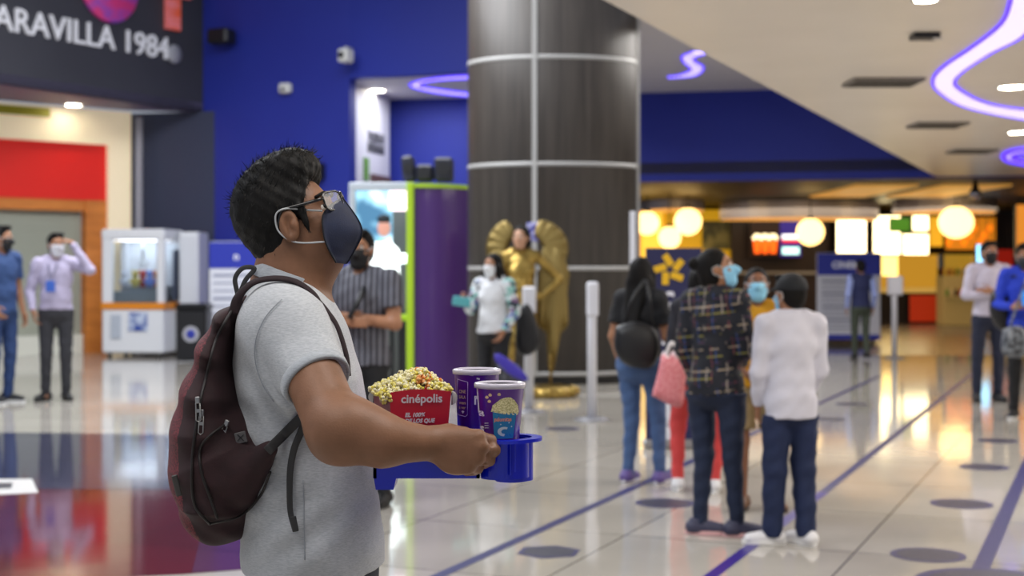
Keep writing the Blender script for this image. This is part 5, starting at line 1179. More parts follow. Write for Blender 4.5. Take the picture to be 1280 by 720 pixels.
for i in range(nr_ - 1):
    for jn in range(w_ - 1): a = i * w_ + jn; f.append((a, a + w_, a + w_ + 1, a + 1)); f.append(tuple(x + nr_ * w_ for x in (a + 1, a + w_ + 1, a + w_, a)))
o2 = nr_ * w_
for i in range(nr_ - 1):
    for c0 in (0, w_ - 1): a = i * w_ + c0; f.append((a, a + o2, a + o2 + w_, a + w_) if c0 else (a, a + w_, a + o2 + w_, a + o2))
for jn in range(w_ - 1):
    for r0 in (0, nr_ - 1): a = r0 * w_ + jn; f.append((a, a + 1, a + 1 + o2, a + o2) if r0 == 0 else (a, a + o2, a + 1 + o2, a + 1))
k.add(vs_, f, 0, True); mask = k.build('mask', m_mask, man)
k = MB(); k.tube([HM(*(p + V(.0008, 0, 0))) for p in ridge], .0011, 6); k.build('fold_seam', mat('seam navy', '10141f', .8), mask)
m_loop = mat('ear loop', 'b8bcc0', .6)
for q in (-1, 1):
    k = MB(); k.tube(smooth_path([HM(.060, .057 * q, .000), HM(.032, .070 * q, .012), HM(.002, .084 * q, .026), HM(-.020, .086 * q, .022), HM(-.028, .082 * q, -.006), HM(-.014, .080 * q, -.032), HM(.008, .072 * q, -.046), HM(.046, .059 * q, -.058)], 6), .0018, 6); k.build('ear_loop', m_loop, mask)
    k = MB(); k.tube(smooth_path([HM(e_[0], e_[1] * q, e_[2]) for e_ in edge], 6), .0016, 6); k.build('edge_binding', mat('seam navy', '10141f', .8), mask)
# glasses
m_gl = mat('glasses black', '08080a', .2, coat=.5)
gl = empty('glasses', V(0, 0, 0), 'black rectangular glasses worn by the man carrying the tray', 'glasses'); gl.location = tuple(HM(.09, 0, .01))
for q in (-1, 1):
    c = HM(.081, .034 * q, .014); fx = norm(ll * q - ff * .42); rim = []
    for i in range(28):
        a = 2 * PI * i / 28; ca, sa = math.cos(a), math.sin(a); e = .5; rim.append(c + fx * .0275 * math.copysign(abs(ca) ** e, ca) + uu * .0185 * math.copysign(abs(sa) ** e, sa))
    k = MB(); k.tube(rim, .0021, 8, closed=True); k.build('rim', m_gl, gl)
    k = MB(); k.prism([p - ff * .0006 for p in rim[::-1]], ff * .0012); k.build('lens', mat('lens glass', 'ffffff', .03, alpha=.16), gl)
    k = MB(); k.tube(smooth_path([HM(.070, .060 * q, .021), HM(.062, .070 * q, .021), HM(.04, .077 * q, .022), HM(.0, .082 * q, .026), HM(-.012, .082 * q, .022), HM(-.028, .080 * q, -.002)], 6), .0024, 6, flat=(uu, 1.35)); k.build('temple', m_gl, gl)
k = MB(); k.tube(smooth_path([HM(.090, .010, .016), HM(.094, 0, .020), HM(.090, -.010, .016)], 6), .002, 6); k.build('bridge', m_gl, gl)

# ---- T-shirt
prof = [(372, 322, 392, .085, .6), (388, 306, 412, .112, 1), (408, 296, 428, .155, 1), (440, 290, 443, .178, 1), (480, 290, 455, .184, 1), (520, 294, 461, .183, 1), (560, 297, 465, .182, 1), (600, 298, 470, .184, 1), (640, 299, 476, .188, 1), (680, 300, 482, .190, 1), (730, 302, 487, .190, 1)]
S = SDF((-.62, 2.36, .74), (-.14, 3.14, 1.42), .0034)
for i in range(len(prof) - 1):
    y0, b0, f0, h0, _ = prof[i]; y1, b1, f1, h1, _ = prof[i + 1]; r0 = (f0 - b0) / 2 * YM / F; r1 = (f1 - b1) / 2 * YM / F
    S.cone(P((b0 + f0) / 2, y0, YM), P((b1 + f1) / 2, y1, YM), r0 - .006, r1 - .006, k=.012, flat=((0, 1, 0), (h0 + h1) / (r0 + r1)))
Xh, _, Zh = S._pts((slice(None),) * 3); S.g = np.maximum(S.g, (CAMH - (716 - 14 * ((Xh - P(390, 0, YM)[0]) / .14) ** 2 - HZ) * YM / F - Zh).astype(np.float32) + 0 * S.g)
S.cone(P(360, 408, 2.63), P(352, 398, 2.92), .052, .052, k=.05)
slv_e = P(397, 478, 2.545); S.cone(P(354, 410, 2.66), slv_e, .074, .0625, k=.055, capb=True); S.cone(P(372, 415, 2.93), P(408, 476, 2.99), .070, .062, k=.03, capb=True)
S.cone(P(350, 392, YM), P(364, 366, YM), .082, .074, k=.012, capb=True)
S.cone(P(350, 384, YM), P(370, 330, YM), .072, .067, k=.004, op='-')
cr = P(345, 470, 2.6)
def folds(X, Y_, Z):
    z = Z; front = 1 / (1 + np.exp(-(X + .38) * 30)); 
    a = .0038 * np.sin((Z * 55 + (X + .4) * 60) + 1.5 * np.sin(X * 20)) * np.exp(-((X + .46) ** 2) / .006 - ((Z - 1.13) ** 2) / .012)
    b = .0022 * np.sin(Z * 45 + X * 25 + Y_ * 9 + 1) * np.sin(X * 19 + Y_ * 13) + .0030 * np.sin(Z * 75 - X * 55 + .7) * np.exp(-((Z - .93) ** 2) / .006) * np.exp(-((X + .42) ** 2) / .02)
    c = .0050 * np.sin(X * 95 + Z * 60) * np.exp(-((Z - 1.17) ** 2) / .004 - ((X + .44) ** 2) / .004) + .003 * np.sin(Z * 85 + X * 40) * np.exp(-((Z - 1.02) ** 2) / .008 - ((X + .50) ** 2) / .006)
    return a + b + c
S.warp(folds)
S.build('shirt', m_shirt, man, iters=1)
cc_ = P(361, 349, YM); ca = norm(V(1, 0, -.36)); cb_ = V(0, 1, 0); cn_ = np.cross(ca, cb_); cn_ = cn_ if cn_[2] > 0 else -cn_
k = MB(); rg_ = [(.0735, .080, -.012), (.0745, .081, -.010), (.0690, .074, .014), (.0675, .0725, .015), (.0665, .071, .013), (.069, .076, -.012)]
for (a_, b_, h_) in rg_: k.v += [tuple(cc_ + ca * a_ * math.cos(2 * PI * i / 48) + cb_ * b_ * math.sin(2 * PI * i / 48) + cn_ * h_) for i in range(48)]
for i in range(6):
    i2 = (i + 1) % 6
    for j_ in range(48): k.f.append((i * 48 + j_, i * 48 + (j_ + 1) % 48, i2 * 48 + (j_ + 1) % 48, i2 * 48 + j_)); k.m.append(0); k.sm.append(True)
k.build('collar', m_rib_c, man)
k = MB(); ax_ = norm(slv_e - P(360, 415, 2.63)); e1 = norm(np.cross(ax_, V(0, 1, 0))); e2 = np.cross(ax_, e1)
rings = [(-.017, .0628), (-.017, .0645), (-.002, .0637), (.001, .0625), (.001, .0565), (-.015, .0565)]
pts = [[slv_e + ax_ * d + (e1 * math.cos(2 * PI * i / 40) + e2 * math.sin(2 * PI * i / 40)) * r for i in range(40)] for d, r in rings]; base_n = len(k.v)
for q in pts: k.v += [tuple(x) for x in q]
for i in range(len(rings)):
    i2 = (i + 1) % len(rings)
    for j_ in range(40): k.f.append((i * 40 + j_, i * 40 + (j_ + 1) % 40, i2 * 40 + (j_ + 1) % 40, i2 * 40 + j_)); k.m.append(0); k.sm.append(True)
k.build('sleeve_hem', m_rib_c, man)
# ---- jeans
S = SDF((-.62, 2.45, -.02), (-.10, 3.12, .92), .009)
S.cone(P(392, 700, YM), P(392, 760, YM), .128, .125, k=.04, flat=((0, 1, 0), 1.35))
for q in (-1, 1):
    yy = YM + q * .10; S.cone(V(base[0], yy, .76), V(base[0] + .02, yy, .42), .098, .068, k=.03); S.cone(V(base[0] + .02, yy, .42), V(base[0] - .02, yy, .07), .068, .056, k=.02, capb=True)
S.keep(P(390, 682, YM), V(0, 0, 1)); S.build('trousers', mat('dark denim', '141a2c', .8, bump=((300, 300, 300), .4, .001)), man)
for q in (-1, 1):
    g = V(base[0] - .02, YM + q * .10, 0); S = SDF(g + V(-.12, -.08, -.01), g + V(.26, .08, .14), .006); S.cone(g + V(-.04, 0, .045), g + V(.16, 0, .032), .045, .036, k=.02); S.cone(g + V(-.01, 0, .05), g + V(-.01, 0, .11), .046, .046, k=.02); S.keep(V(0, 0, .01), V(0, 0, -1)); S.build('shoe', mat('shoe 16161a', '16161a', .55), man)
    k = MB(); k.box(g + V(.055, 0, .012), (.14, .042, .012), bev=.01); k.build('sole', mat('sole e0e0e0', 'e0e0e0', .6), man)

# ---- backpack
m_pack = mat('dark burgundy cloth', '28161a', .85, var=(40, '30191e'), bump=((500, 500, 500), .5, .001)); m_mesh = mat('burgundy mesh', '3c1418', .8)
nt = m_mesh.node_tree; tc = nt.nodes.new('ShaderNodeTexCoord'); v_ = nt.nodes.new('ShaderNodeTexVoronoi'); v_.inputs['Scale'].default_value = 260; r_ = nt.nodes.new('ShaderNodeValToRGB'); r_.color_ramp.elements[0].color = (*lin('221014'), 1); r_.color_ramp.elements[1].color = (*lin('6a2830'), 1); r_.color_ramp.elements[0].position = .2; r_.color_ramp.elements[1].position = .6
nt.links.new(tc.outputs['Object'], v_.inputs[0]); nt.links.new(v_.outputs['Distance'], r_.inputs[0]); nt.links.new(r_.outputs[0], nt.nodes['Principled BSDF'].inputs['Base Color'])
YB = 2.74; bp = empty('backpack', P(285, 660, YB), 'dark burgundy backpack with silver zip pulls worn by the man carrying the tray', 'backpack')
out = [(372, 303, 318, .10), (400, 270, 305, .125), (440, 248, 300, .14), (490, 228, 308, .15), (535, 215, 322, .155), (562, 211, 352, .155), (592, 213, 350, .155), (628, 224, 332, .14), (652, 246, 306, .12)]
S = SDF((-.80, 2.44, .80), (-.38, 3.02, 1.42), .0034)
for i in range(len(out) - 1):
    y0, a0, b0, h0 = out[i]; y1, a1, b1, h1 = out[i + 1]; r0 = (b0 - a0) / 2 * YB / F; r1 = (b1 - a1) / 2 * YB / F
    S.cone(P((a0 + b0) / 2, y0, YB), P((a1 + b1) / 2, y1, YB), r0 - .005, r1 - .005, k=.012, flat=((0, 1, 0), max(1.2, (h0 + h1) / (r0 + r1))))
S.cone(P(298, 600, 2.63), P(338, 561, 2.575), .045, .016, k=.03)
S.warp(lambda X, Y_, Z: .0022 * np.sin(Z * 52 + X * 40) * np.sin(X * 45 + Y_ * 20) + .0018 * np.sin(Z * 120 + X * 90) * np.exp(-((Z - .95) ** 2) / .004))
xs = lambda z: np.interp(z, [.90, .914, .968, 1.061, 1.153, 1.246, 1.30], [-.585, -.59, -.607, -.616, -.606, -.572, -.56])
S.build('pack', [m_pack, m_mesh], bp, matfn=lambda c: ((c[:, 0] < xs(c[:, 2]) + .002) & (c[:, 2] < 1.30)).astype(int), iters=2)
# surface finder on the pack's near side for details
pk = bpy.data.objects['pack']; pv = np.array([tuple(v.co) for v in pk.data.vertices]) + V(*bp.location)
def near(px, py, lift=.002, arr=None):
    a = pv if arr is None else arr; r = a - V(0, 0, CAMH); sx = 640 + r[:, 0] / r[:, 1] * F; sy = HZ - r[:, 2] / r[:, 1] * F; m = np.hypot(sx - px, sy - py); c_ = np.where(m < 5)[0]
    if len(c_) == 0: c_ = np.argsort(m)[:6]
    Y_ = a[c_, 1].min(); return P(px, py, Y_ - lift)
def near_path(pts, n=8, lift=.002, arr=None): 
    q = smooth_path([V(x, y, 0) for x, y in pts], n); return [near(a[0], a[1], lift, arr) for a in q]
m_pipe = mat('pack piping', '120a0c', .6); m_zip = mat('zip metal', 'a0a0a0', .35, .9)
k = MB(); k.tube(near_path([(300, 372), (272, 420), (258, 470), (247, 520), (240, 580), (243, 630), (262, 655)], 6, .001), .0028, 6); k.build('zip_track', m_pipe, bp)
k = MB(); k.tube(near_path([(285, 528), (262, 545), (250, 562), (252, 590), (262, 620), (272, 648)], 6, .001), .0030, 6); k.build('zip_track', m_pipe, bp)
k = MB(); k.tube(near_path([(262, 655), (300, 645), (325, 620), (338, 590)], 6, .001), .0024, 6); k.build('piping', m_pipe, bp)
def zip_pull(px, py, a, L=.030):
    c = near(px, py, .006); d = V(math.sin(a), 0, -math.cos(a)); s_ = V(math.cos(a), 0, math.sin(a)); z = empty('zip', c, None, None); z.parent = bp; z.location = tuple(c - V(*bp.location))
    k = MB(); k.box(c, (.004, .003, .006), [s_, V(0, 1, 0), d], bev=.001)
    lp = [c + d * .006 + s_ * .0035, c + d * (.006 + L) + s_ * .0045, c + d * (.010 + L), c + d * (.006 + L) - s_ * .0045, c + d * .006 - s_ * .0035]
    k.tube(lp, .0013, 6, closed=True); k.box(c + d * (.006 + L * .45), (.0035, .0008, .003), [s_, V(0, 1, 0), d]); bpy.data.objects.remove(z)
    k.build('zip_pull', m_zip, bp)
zip_pull(247, 500, .05); zip_pull(252, 516, -.05); zip_pull(283, 529, -.35, .024)
c = near(301, 547, .004); k = MB(); k.box(c, (.0105, .0015, .0105), [norm(V(1, 0, .25)), V(0, 1, 0), norm(V(-.25, 0, 1))], bev=.0012)
k.build('patch', mat('grey patch', '5c5a5c', .7), bp); k = MB()
for a in (.8, 2.37): k.box(c + V(0, -.0022, 0), (.008, .0006, .0008), [V(math.cos(a), 0, math.sin(a)), V(0, 1, 0), V(-math.sin(a), 0, math.cos(a))])
k.build('patch_mark', m_blk, bp)
c = near(221, 607, .003); k = MB(); k.box(c, (.006, .002, .020), [norm(V(1, 0, .25)), V(0, 1, 0), norm(V(-.25, 0, 1))], bev=.002); k.build('side_tab', mat('grey tab', '3c3a38', .6), bp)
# straps: padded shoulder strap over the near shoulder, its front part, the webbing and the loop on top
sh = bpy.data.objects['shirt'] ; sh = [o for o in man.children if o.name.startswith('shirt')][0]; sv = np.array([tuple(v.co) for v in sh.data.vertices]) + base
def band(pts, w0, w1, th, name, m, normals=(0, -1, 0)):
    q = smooth_path(pts, 8); n = len(q); k = MB(); k_ = []; 
    for i, p in enumerate(q):
        w_ = w0 + (w1 - w0) * i / (n - 1); k_.append(w_)
    k.tube(q, k_, 10, flat=(normals, th / ((w0 + w1) / 2))); return k.build(name, m, bp)
m_web = mat('grey webbing', '2e2e30', .7, bump=((20, 20, 900), .4, .0008)); m_strap = mat('strap maroon', '24141a', .85, bump=((400, 400, 400), .4, .001))
def nr(px, py, lift=.006): return near(px, py, lift, sv)
sp = [nr(296, 392), nr(306, 376), nr(320, 366), nr(340, 361), nr(362, 363), nr(382, 372), nr(396, 384)]
sp = [P(x, y, 2.655) for x, y in ((292, 392), (299, 370), (317, 353), (344, 348), (369, 352), (390, 366), (400, 382))]
band(sp, .0105, .0085, .0045, 'shoulder_strap', m_strap, (.25, -.45, 1))
band([P(398, 376, 2.665), P(409, 389, 2.655), P(422, 409, 2.64), P(433, 444, 2.625), P(436, 470, 2.62)], .0060, .0055, .0035, 'strap_front', m_strap, (1, -.8, .35))
fsp = [P(x, y, 2.93) for x, y in ((292, 392), (300, 372), (318, 355), (350, 350), (380, 362), (408, 388), (430, 430))]
band(fsp, .012, .010, .0045, 'shoulder_strap', m_strap, (.2, .45, 1))
band([near(334, 564, .001), near(340, 558, .002), nr(354, 544), nr(368, 530), nr(384, 516), nr(398, 506)], .0095, .0095, .0018, 'lower_strap', m_web)
band([nr(384, 518, .010), nr(377, 538, .009), nr(368, 560, .009), nr(363, 585, .009), nr(362, 612, .009), nr(363, 640, .009), nr(369, 664, .010)], .0075, .0050, .0014, 'strap_tail', m_web)
c = nr(368, 655, .011); k = MB(); k.box(c, (.0055, .0022, .014), [norm(V(1, 0, .2)), V(0, 1, 0), norm(V(-.2, 0, 1))], bev=.001); k.build('strap_end', m_web, bp)
band([P(297, 368, 2.72), P(294, 348, 2.72), P(304, 335, 2.72), P(318, 336, 2.72), P(307, 350, 2.72), P(299, 369, 2.72)], .0048, .0048, .0018, 'carry_loop', m_web, (0, -1, .2))

ms2 = mat('seam grey', '969ca4', .9)
for pth in ([(352, 374), (332, 396), (320, 424), (319, 452), (328, 480), (342, 502)], [(379, 600), (380, 640), (381, 700)]):
    q = smooth_path([V(x, y, 0) for x, y in pth], 6); k = MB(); k.tube([nr(a[0], a[1], .0002) for a in q], .0011, 5); k.build('seam', ms2, man)
# ---- tray
m_bt = mat('blue plastic', '0a20c8', .28, coat=.35, spec=.5); YT = 2.55
tray = empty('carry_tray', P(535, 600, 2.66), 'glossy blue plastic carry tray with cup holder held by the man', 'tray')
zt = 1.078; zb = 1.034; zf = 1.012; xl = P(468, 0, YT)[0]; xr = P(600, 0, YT)[0]; y0_, y1_ = 2.528, 2.88; xm = P(497, 0, YT)[0]
k = MB(); cxm, hx = (xl + xr) / 2, (xr - xl) / 2; cym, hy = (y0_ + y1_) / 2, (y1_ - y0_) / 2
k.box((cxm, cym, zb + .004), (hx - .004, hy - .004, .004))
for (cx2, cy2, hx2, hy2) in ((cxm, y0_ + .003, hx, .003), (cxm, y1_ - .003, hx, .003), (xl + .003, cym, .003, hy), (xr - .003, cym, .003, hy)): k.box((cx2, cy2, (zt + zb) / 2), (hx2, hy2, (zt - zb) / 2 + .001))
k.build('basin', m_bt, tray)
k = MB(); rimp = [V(xl, y0_, zt), V(xr, y0_, zt), V(xr, y1_, zt), V(xl, y1_, zt)]; k.tube([rimp[0] * (1 - u) + rimp[1] * u for u in (0, 1)], .0035, 8); k.tube([rimp[1], rimp[2]], .0035, 8); k.tube([rimp[2], rimp[3]], .0035, 8); k.tube([rimp[3], rimp[0]], .0035, 8); k.build('rim', m_bt, tray)
for yy in (y0_ + .045, y1_ - .045):
    k = MB(); k.prism([V(xl, yy - .04, zb + .003), V(xl + .004, yy - .04, zf), V(xm - .006, yy - .04, zf), V(xm - .001, yy - .04, zb - .001), V(xm + .004, yy - .04, zb + .003)], (0, .08, 0)); k.build('foot', m_bt, tray)
def stadium(ca, cb_, r, z, n=20):
    d = norm((cb_ - ca) * V(1, 1, 0)); a0 = math.atan2(d[1], d[0]); return [V(cb_[0] + r * math.cos(a0 + t_), cb_[1] + r * math.sin(a0 + t_), z) for t_ in np.linspace(-PI / 2, PI / 2, n)] + [V(ca[0] + r * math.cos(a0 + t_), ca[1] + r * math.sin(a0 + t_), z) for t_ in np.linspace(PI / 2, 3 * PI / 2, n)]
c1 = P(625, 0, 2.56); c2 = P(640, 0, 2.575); c3 = P(596, 0, 2.70)
def shell(ca, cb_, r_out, r_in, z0, z1, name):   # open ring wall
    k = MB(); A = [stadium(ca, cb_, r, z) for r, z in ((r_in, z1), (r_out, z1), (r_out, z0), (r_in, z0))]; n = len(A[0])
    for q in A: k.v += [tuple(p) for p in q]
    for i in range(4):
        i2 = (i + 1) % 4
        for j_ in range(n): k.f.append((i * n + j_, i2 * n + j_, i2 * n + (j_ + 1) % n, i * n + (j_ + 1) % n)); k.m.append(0); k.sm.append(False)
    return k
zl = P(0, 549, 2.56)[2]
shell(c1 + V(.004, 0, 0), c2, .0545, .036, zl - .003, zl + .003, 0).build('flange', m_bt, tray)
k = shell(c1, c2 - V(.004, 0, 0), .0350, .0330, zl - .069, zl, 0); k.build('cup_well', m_bt, tray)
k = shell(c1 + V(.020, .018, 0), c2 + V(.010, .018, 0), .0285, .0265, zl - .077, zl, 0); k.build('cup_well', m_bt, tray)
k = MB(); k.prism(stadium(c1, c2 - V(.004, 0, 0), .034, zl - .069)[::-1], (0, 0, .003)); k.prism(stadium(c1 + V(.020, .018, 0), c2 + V(.010, .018, 0), .028, zl - .077)[::-1], (0, 0, .003)); k.build('well_floor', m_bt, tray)
k = MB()
for px_, py0, py1 in ((638, 555, 594), (644, 555, 590)):
    q = P(px_, (py0 + py1) / 2, 2.527); k.box(q, (.0012, .0025, abs(py1 - py0) / 2 * 2.53 / F), bev=.0005)
k.build('rib', m_bt, tray)
shell(c3, c3 + V(.001, 0, 0), .042, .033, zl - .003, zl + .003, 0).build('flange', m_bt, tray)
shell(c3, c3 + V(.001, 0, 0), .034, .032, zl - .06, zl, 0).build('cup_well', m_bt, tray)
k = MB(); k.lathe(V(c3[0], c3[1], zl - .062), [(.0, 0), (.034, 0), (.034, .004), (0, .004)], 24); k.build('well_floor', m_bt, tray)

# ---- cups
m_cup = mat('purple cup', '5a1c96', .3, coat=.3); m_lid = mat('cup lid', 'c4c0d0', .25, coat=.3); m_prt = mat('cup white print', 'd8d0e4', .4); m_ol = mat('lilac line', 'a890c8', .4)
def cup(c, ytop, Y, rt, rb_, zbot, label):
    ztop = P(0, ytop, Y)[2]; t = empty('drink_cup', V(c[0], c[1], zbot), label, 'cup'); h = ztop - zbot
    k = MB(); k.lathe(V(c[0], c[1], zbot), [(rb_ * .94, 0), (rb_, .002), (rt, h - .007), (rt + .0015, h - .005), (rt + .0015, h - .003)], 56); k.build('cup_body', m_cup, t)
    k = MB(); k.lathe(V(c[0], c[1], ztop), [(rt + .0005, -.0095), (rt + .0035, -.009), (rt + .0038, -.002), (rt + .002, 0), (rt - .002, .0008), (rt - .004, -.003), (0, -.003)], 56); k.build('lid', m_lid, t)
    return t, ztop, zbot
def cupmap(c, Y, rt, rb_, zt_, zb_):
    def f(px, py, t_=0):
        z = P(0, py, Y - rt)[2]; r = rb_ + (rt - rb_) * (z - zb_) / (zt_ - zb_); dx = P(px, 0, Y - r * .8)[0] - c[0]; a = -PI / 2 + math.asin(max(-.99, min(.99, dx / r))); r += .0007 + t_
        return V(c[0] + r * math.cos(a), c[1] + r * math.sin(a), z)
    return f
def decal(k, fm, poly, mi=0, lift=0.0, sub=1):
    c = np.mean(np.array(poly, float), axis=0); q = []
    for i in range(len(poly)):
        a, b = np.array(poly[i], float), np.array(poly[(i + 1) % len(poly)], float)
        for s_ in range(sub): q.append(a + (b - a) * s_ / sub)
    vs_ = []; lv = (1.0, .66, .33)
    for s_ in lv: vs_ += [fm(*(c + (p - c) * s_), lift) for p in q]
    vs_.append(fm(*c, lift)); n = len(q); f = [(i * n + j_, i * n + (j_ + 1) % n, (i + 1) * n + (j_ + 1) % n, (i + 1) * n + j_) for i in range(2) for j_ in range(n)] + [(2 * n + j_, 2 * n + (j_ + 1) % n, 3 * n) for j_ in range(n)]
    k.add(vs_, f, mi)
def cup_text(k, fm, txt, px, py, hpx, mi=0, rot=False, fit=None, bold=0.0):
    v, f = text_mesh(txt, 1.0, .0, bold); v = v.copy(); s_ = hpx / .7
    if fit: v[:, 0] *= fit / (s_ * max(1e-6, v[:, 0].max()))
    pts = [(px + p[0] * s_, py - p[1] * s_) if not rot else (px + p[1] * s_ * -1, py - p[0] * s_) for p in v]; k.add([fm(a, b, .0004) for a, b in pts], f, mi)
Yf, Yb = 2.56, 2.70
t, za, zb_ = cup(c1, 478, Yf, .0430, .0300, zl - .055, 'front purple drink cup with pale lid and a printed popcorn picture'); fm = cupmap(c1, Yf, .0430, .0300, za, zb_)
k = MB(); decal(k, fm, [(616, 514), (645, 518), (641, 549), (618, 549)], 0, .0002, 5); k.build('blue_carton_print', mat('carton blue', '1a74a8', .4), t)
mound = [(614, 515), (616, 507), (621, 503), (626, 499), (632, 497), (638, 497), (643, 501), (647, 508), (648, 516), (646, 520), (630, 518)]
k = MB(); decal(k, fm, mound, 0, .0003, 3); k.build('popcorn_print', mat('print corn', 'b8b078', .4, var=(420, 'e8e0b0', .08)), t)
k = MB()
for x, y in ((613, 494), (624, 493), (612, 502), (609, 497)):
    decal(k, fm, [(x + 2.2 * math.cos(a) * (1 + .3 * math.sin(3 * a)), y + 2.0 * math.sin(a)) for a in np.linspace(0, 2 * PI, 9)[:-1]], 0, .0003)
k.build('kernel_print', mat('print kernel', 'd8b890', .4), t)
k = MB(); cup_text(k, fm, 'palomitas', 618, 527, 5.0, 0, fit=21, bold=.02); k.build('orange_text', mat('print orange', 'e89070', .4), t)
k = MB(); arc_ = [(630 + 8 * math.cos(a), 540 + 6 * math.sin(a)) for a in np.linspace(-1.0, -PI * 1.5, 12)]; arc2 = [(631 + 4.5 * math.cos(a), 540 + 3 * math.sin(a)) for a in np.linspace(-PI * 1.5, -1.0, 12)]
q = arc_ + arc2; vs_ = [fm(a, b, .0005) for a, b in q]; k.add(vs_, [(i, i + 1, 22 - i, 23 - i) for i in range(11)], 0)
for x, y in ((636, 529), (639, 534), (626, 531)): decal(k, fm, [(x - 1, y), (x, y - 1), (x + 1, y), (x, y + 1)], 0, .0005)
k.build('swirl_print', mat('print grey', 'b8c4cc', .4), t)
k = MB(); cup_text(k, fm, 'a', 599.0, 521, 9, 0, fit=7, bold=.04); cup_text(k, fm, 's', 600.5, 541, 10, 0, fit=5, bold=.04); decal(k, fm, [(596.4, 487), (597.6, 487), (600, 518), (598, 518)], 0, .0003, 3)
for y in (530, 533, 536): decal(k, fm, [(606, y), (611, y - .6), (611, y), (606, y + .7)], 0, .0003)
k.build('white_print', m_prt, t)
t, za, zb_ = cup(c3, 461, Yb, .0425, .0330, zl - .055, 'taller back purple drink cup with an outlined white box print'); fm = cupmap(c3, Yb, .0425, .0330, za, zb_)
k = MB(); fr_ = [(572, 475), (585, 478), (584.5, 519), (582, 521.5), (572.5, 520), (571.5, 518)]
for i in range(len(fr_)):
    a, b = fr_[i], fr_[(i + 1) % len(fr_)]; k.tube([fm(a[0] + (b[0] - a[0]) * u, a[1] + (b[1] - a[1]) * u) for u in np.linspace(0, 1, 6)], .0006, 5)
k.build('outline_print', m_ol, t)
k = MB()
for i, (tx, y) in enumerate((('CINE', 492), ('SALA', 499), ('ven', 506), ('a ver', 512))): cup_text(k, fm, tx, 574, y, 4, 0, fit=8.5, bold=.02)
k.build('tan_text', mat('print tan', 'b89890', .4), t)
k = MB(); decal(k, fm, [(596, 472), (600, 473), (599.5, 475), (595.8, 474)], 0, .0003); decal(k, fm, [(587, 468.5), (592, 469), (592, 470), (587, 469.5)], 0, .0003)
decal(k, fm, [(577, 515), (579, 514), (581, 515), (579, 518)], 0, .0003); cup_text(k, fm, 'r', 593, 505, 14, 0, fit=5, bold=.05); k.build('white_print', m_prt, t)

# ---- popcorn bucket
m_red = mat('bucket red', 'c41430', .42, coat=.1); m_redd = mat('bucket side red', '7c0c1c', .45)
A = P(487, 491, 2.575); B = P(564, 490, 2.60); D = P(465.5, 488, 2.70); dv = D - A; A[2] = B[2] = P(0, 490, 2.59)[2]; Cc = B + dv; Cc[2] = A[2]; D[2] = A[2]
cen = (A + B + Cc + D) / 4; z0 = zb + .010; bk = empty('popcorn_bucket', V(cen[0], cen[1], z0), 'red popcorn bucket with white cinépolis lettering on the tray', 'bucket')
def low(p, s_=.84): q = cen + (p - cen) * s_; q[2] = z0; return q
k = MB(); top = [A, B, Cc, D]; bot = [low(p) for p in top]; nrm = norm(np.cross(B - A, A - bot[0]))
def wallf(k, a, b, bulge=.004, ear=0.0, mi=0, n=12, th=.0012):
    vs_ = []; out_ = norm(np.cross(b - a, V(0, 0, 1)))
    for s_ in (0, 1):
        for i in range(n + 1):
            u = i / n; pt_ = a + (b - a) * u; pt_ = pt_ + V(0, 0, bulge * math.sin(PI * u) + ear * (abs(2 * u - 1) ** 3)); vs_.append(pt_ - out_ * th * s_)
        for i in range(n + 1):
            u = i / n; la, lb = low(a), low(b); vs_.append(la + (lb - la) * u - out_ * th * s_)
    m_ = n + 1; f = []
    for i in range(n): f += [(m_ + i, m_ + i + 1, i + 1, i), (2 * m_ + i, 2 * m_ + i + 1, 3 * m_ + i + 1, 3 * m_ + i), (i, i + 1, 2 * m_ + i + 1, 2 * m_ + i)]
    k.add(vs_, f, mi)
wallf(k, A, B, .005); k.build('front_panel', m_red, bk); k = MB(); wallf(k, Cc, D, .018, .004); k.build('back_panel', m_red, bk)
k = MB(); wallf(k, D, A, .0); wallf(k, B, Cc, .0); k.add(bot, [(3, 2, 1, 0)]); k.build('side_panel', m_redd, bk)
for (p, q_, r_) in ((P(565, 489, 2.61), P(572, 492, 2.64), P(564, 506, 2.62)), (P(467, 489, 2.69), P(459, 490, 2.68), P(466, 504, 2.69))):
    k = MB(); o = (p + r_) / 2; sx = q_[0] - o[0]; oy = norm(V(0, 1, 0)); pts = [p] + [o + V(sx * math.sin(a), .01 * math.sin(a), (p[2] - o[2]) * math.cos(a)) for a in np.linspace(.2, PI - .2, 10)] + [r_]
    k.prism(pts, (0, .0015, 0)); k.build('flap', mat('paper white', 'b0acaa', .6), bk)
xd = norm(B - A); dn = norm((low(A) + low(B)) / 2 - (A + B) / 2); yd = -dn; tn = np.cross(xd, yd); tn = tn if tn[1] < 0 else -tn
def on_front(px, py):
    r = V((px - 640) / F, 1, -(py - HZ) / F); tt_ = np.dot(A - V(0, 0, CAMH), tn) / np.dot(r, tn); return V(0, 0, CAMH) + r * tt_ + tn * .0016
sc_ = lambda px: px * 2.585 / F
k = MB(); put_text(k, 'cinépolis', on_front(501, 503.5), xd, yd, sc_(15), 0, .0002, .0005, fit=sc_(52)); k.build('brand_lettering', mat('letter white', 'dcd4d8', .4), bk); k = MB(); put_text(k, 'EL 100%', on_front(506, 521), xd, yd, sc_(7), 0, .0002, .0005, fit=sc_(24.5), shear=.2); put_text(k, 'DE LOS QUE', on_front(506, 528.5), xd, yd, sc_(7), 0, .0002, .0005, fit=sc_(37), shear=.2)
k.build('slogan_lettering', mat('letter white', 'dcd4d8', .4), bk)
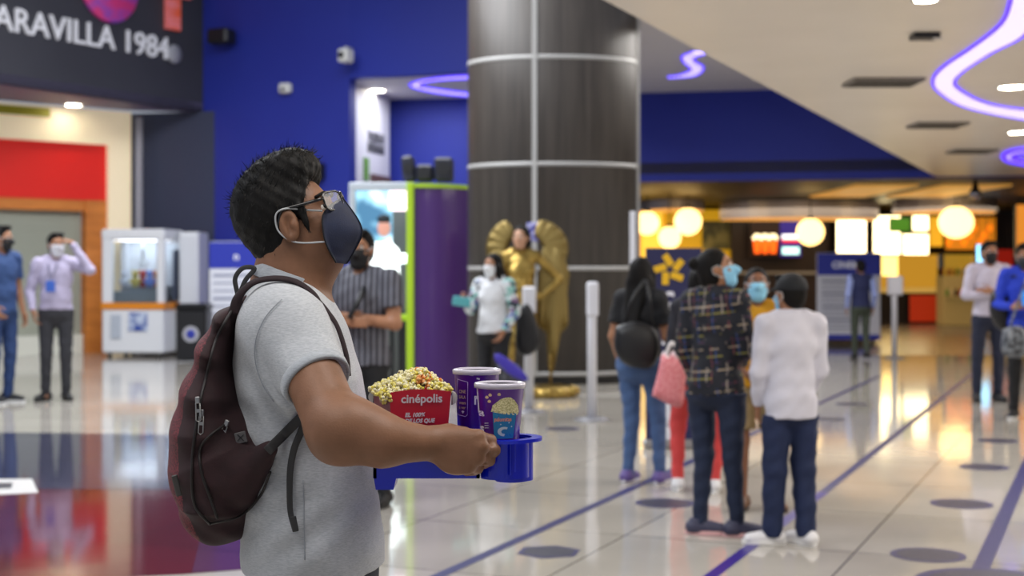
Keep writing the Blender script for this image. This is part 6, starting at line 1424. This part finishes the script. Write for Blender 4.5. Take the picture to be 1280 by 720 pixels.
k = MB(); q = D * .45 + A * .55 - V(0, 0, .022); d_ = norm(A - D); put_text(k, 'sal', q + norm(np.cross(d_, V(0, 0, 1))) * .004, d_, V(0, 0, 1), .014, 0, .0002, .0003, fit=.03); k.build('side_text', mat('side text', '9a8060', .5), bk)
# popcorn heap
rr = np.random.RandomState(11); k = MB(); cenp = V(*cen[:2], A[2] - .004); px_ = norm(B - A); py_ = norm(dv * V(1, 1, 0))
ms_ = [mat('popcorn cream', 'e0d8a0', .7, var=(150, 'f0ecd0', .1)), mat('popcorn yellow', 'd8c838', .65, var=(120, 'e8e09a', .12)), mat('popcorn orange', 'd87828', .65, var=(120, 'e8b070', .12)), mat('hull brown', '6a3418', .5)]
def ico(k, c, r, mi):
    k.ball(c, (r * rr.uniform(.8, 1.15), r * rr.uniform(.8, 1.15), r * rr.uniform(.8, 1.15)), 8, mi)
for i in range(430):
    u = rr.uniform(-1, 1); v_ = rr.uniform(-1, 1)
    hz = max(0.0, (1 - abs(u) ** 2.6)) * max(0.0, (1 - abs(v_) ** 3)) ; z = .002 + (.022 + .012 * math.sin(u * 2.2 + .8)) * hz + rr.uniform(-.004, .006)
    c = cenp + px_ * u * .061 + py_ * v_ * .056 + V(0, 0, z); pxv = 640 + c[0] / c[1] * F
    if v_ < -.75 and rr.rand() < .6 and u > -.6: c[2] -= .002
    o_ = pxv > 520 and z > .016 and rr.rand() < .42; mi = 2 if o_ else (1 if rr.rand() < .5 else 0)
    R0 = rr.uniform(.0040, .0062); nb = rr.randint(4, 7)
    for b_ in range(nb):
        d = rr.normal(0, 1, 3); d /= np.linalg.norm(d); ico(k, c + d * R0 * .85, R0 * rr.uniform(.45, .75), mi if rr.rand() < .8 else 0)
    if rr.rand() < .25: ico(k, c + norm(rr.normal(0, 1, 3)) * R0 * 1.1, R0 * .35, 3)
for (x, y) in ((478, 496), (482, 497), (486, 493), (474, 492), (487, 498), (480, 501), (469, 490), (464, 487)):
    c = P(x, y, 2.575 + .001 * (490 - x)); 
    for b_ in range(6): d = norm(rr.normal(0, 1, 3)); ico(k, c + d * .0045, .0035, rr.randint(0, 2))
k.build('popcorn', ms_, origin=cenp, label='heap of yellow and orange popcorn filling the red bucket', cat='popcorn', kind='stuff')
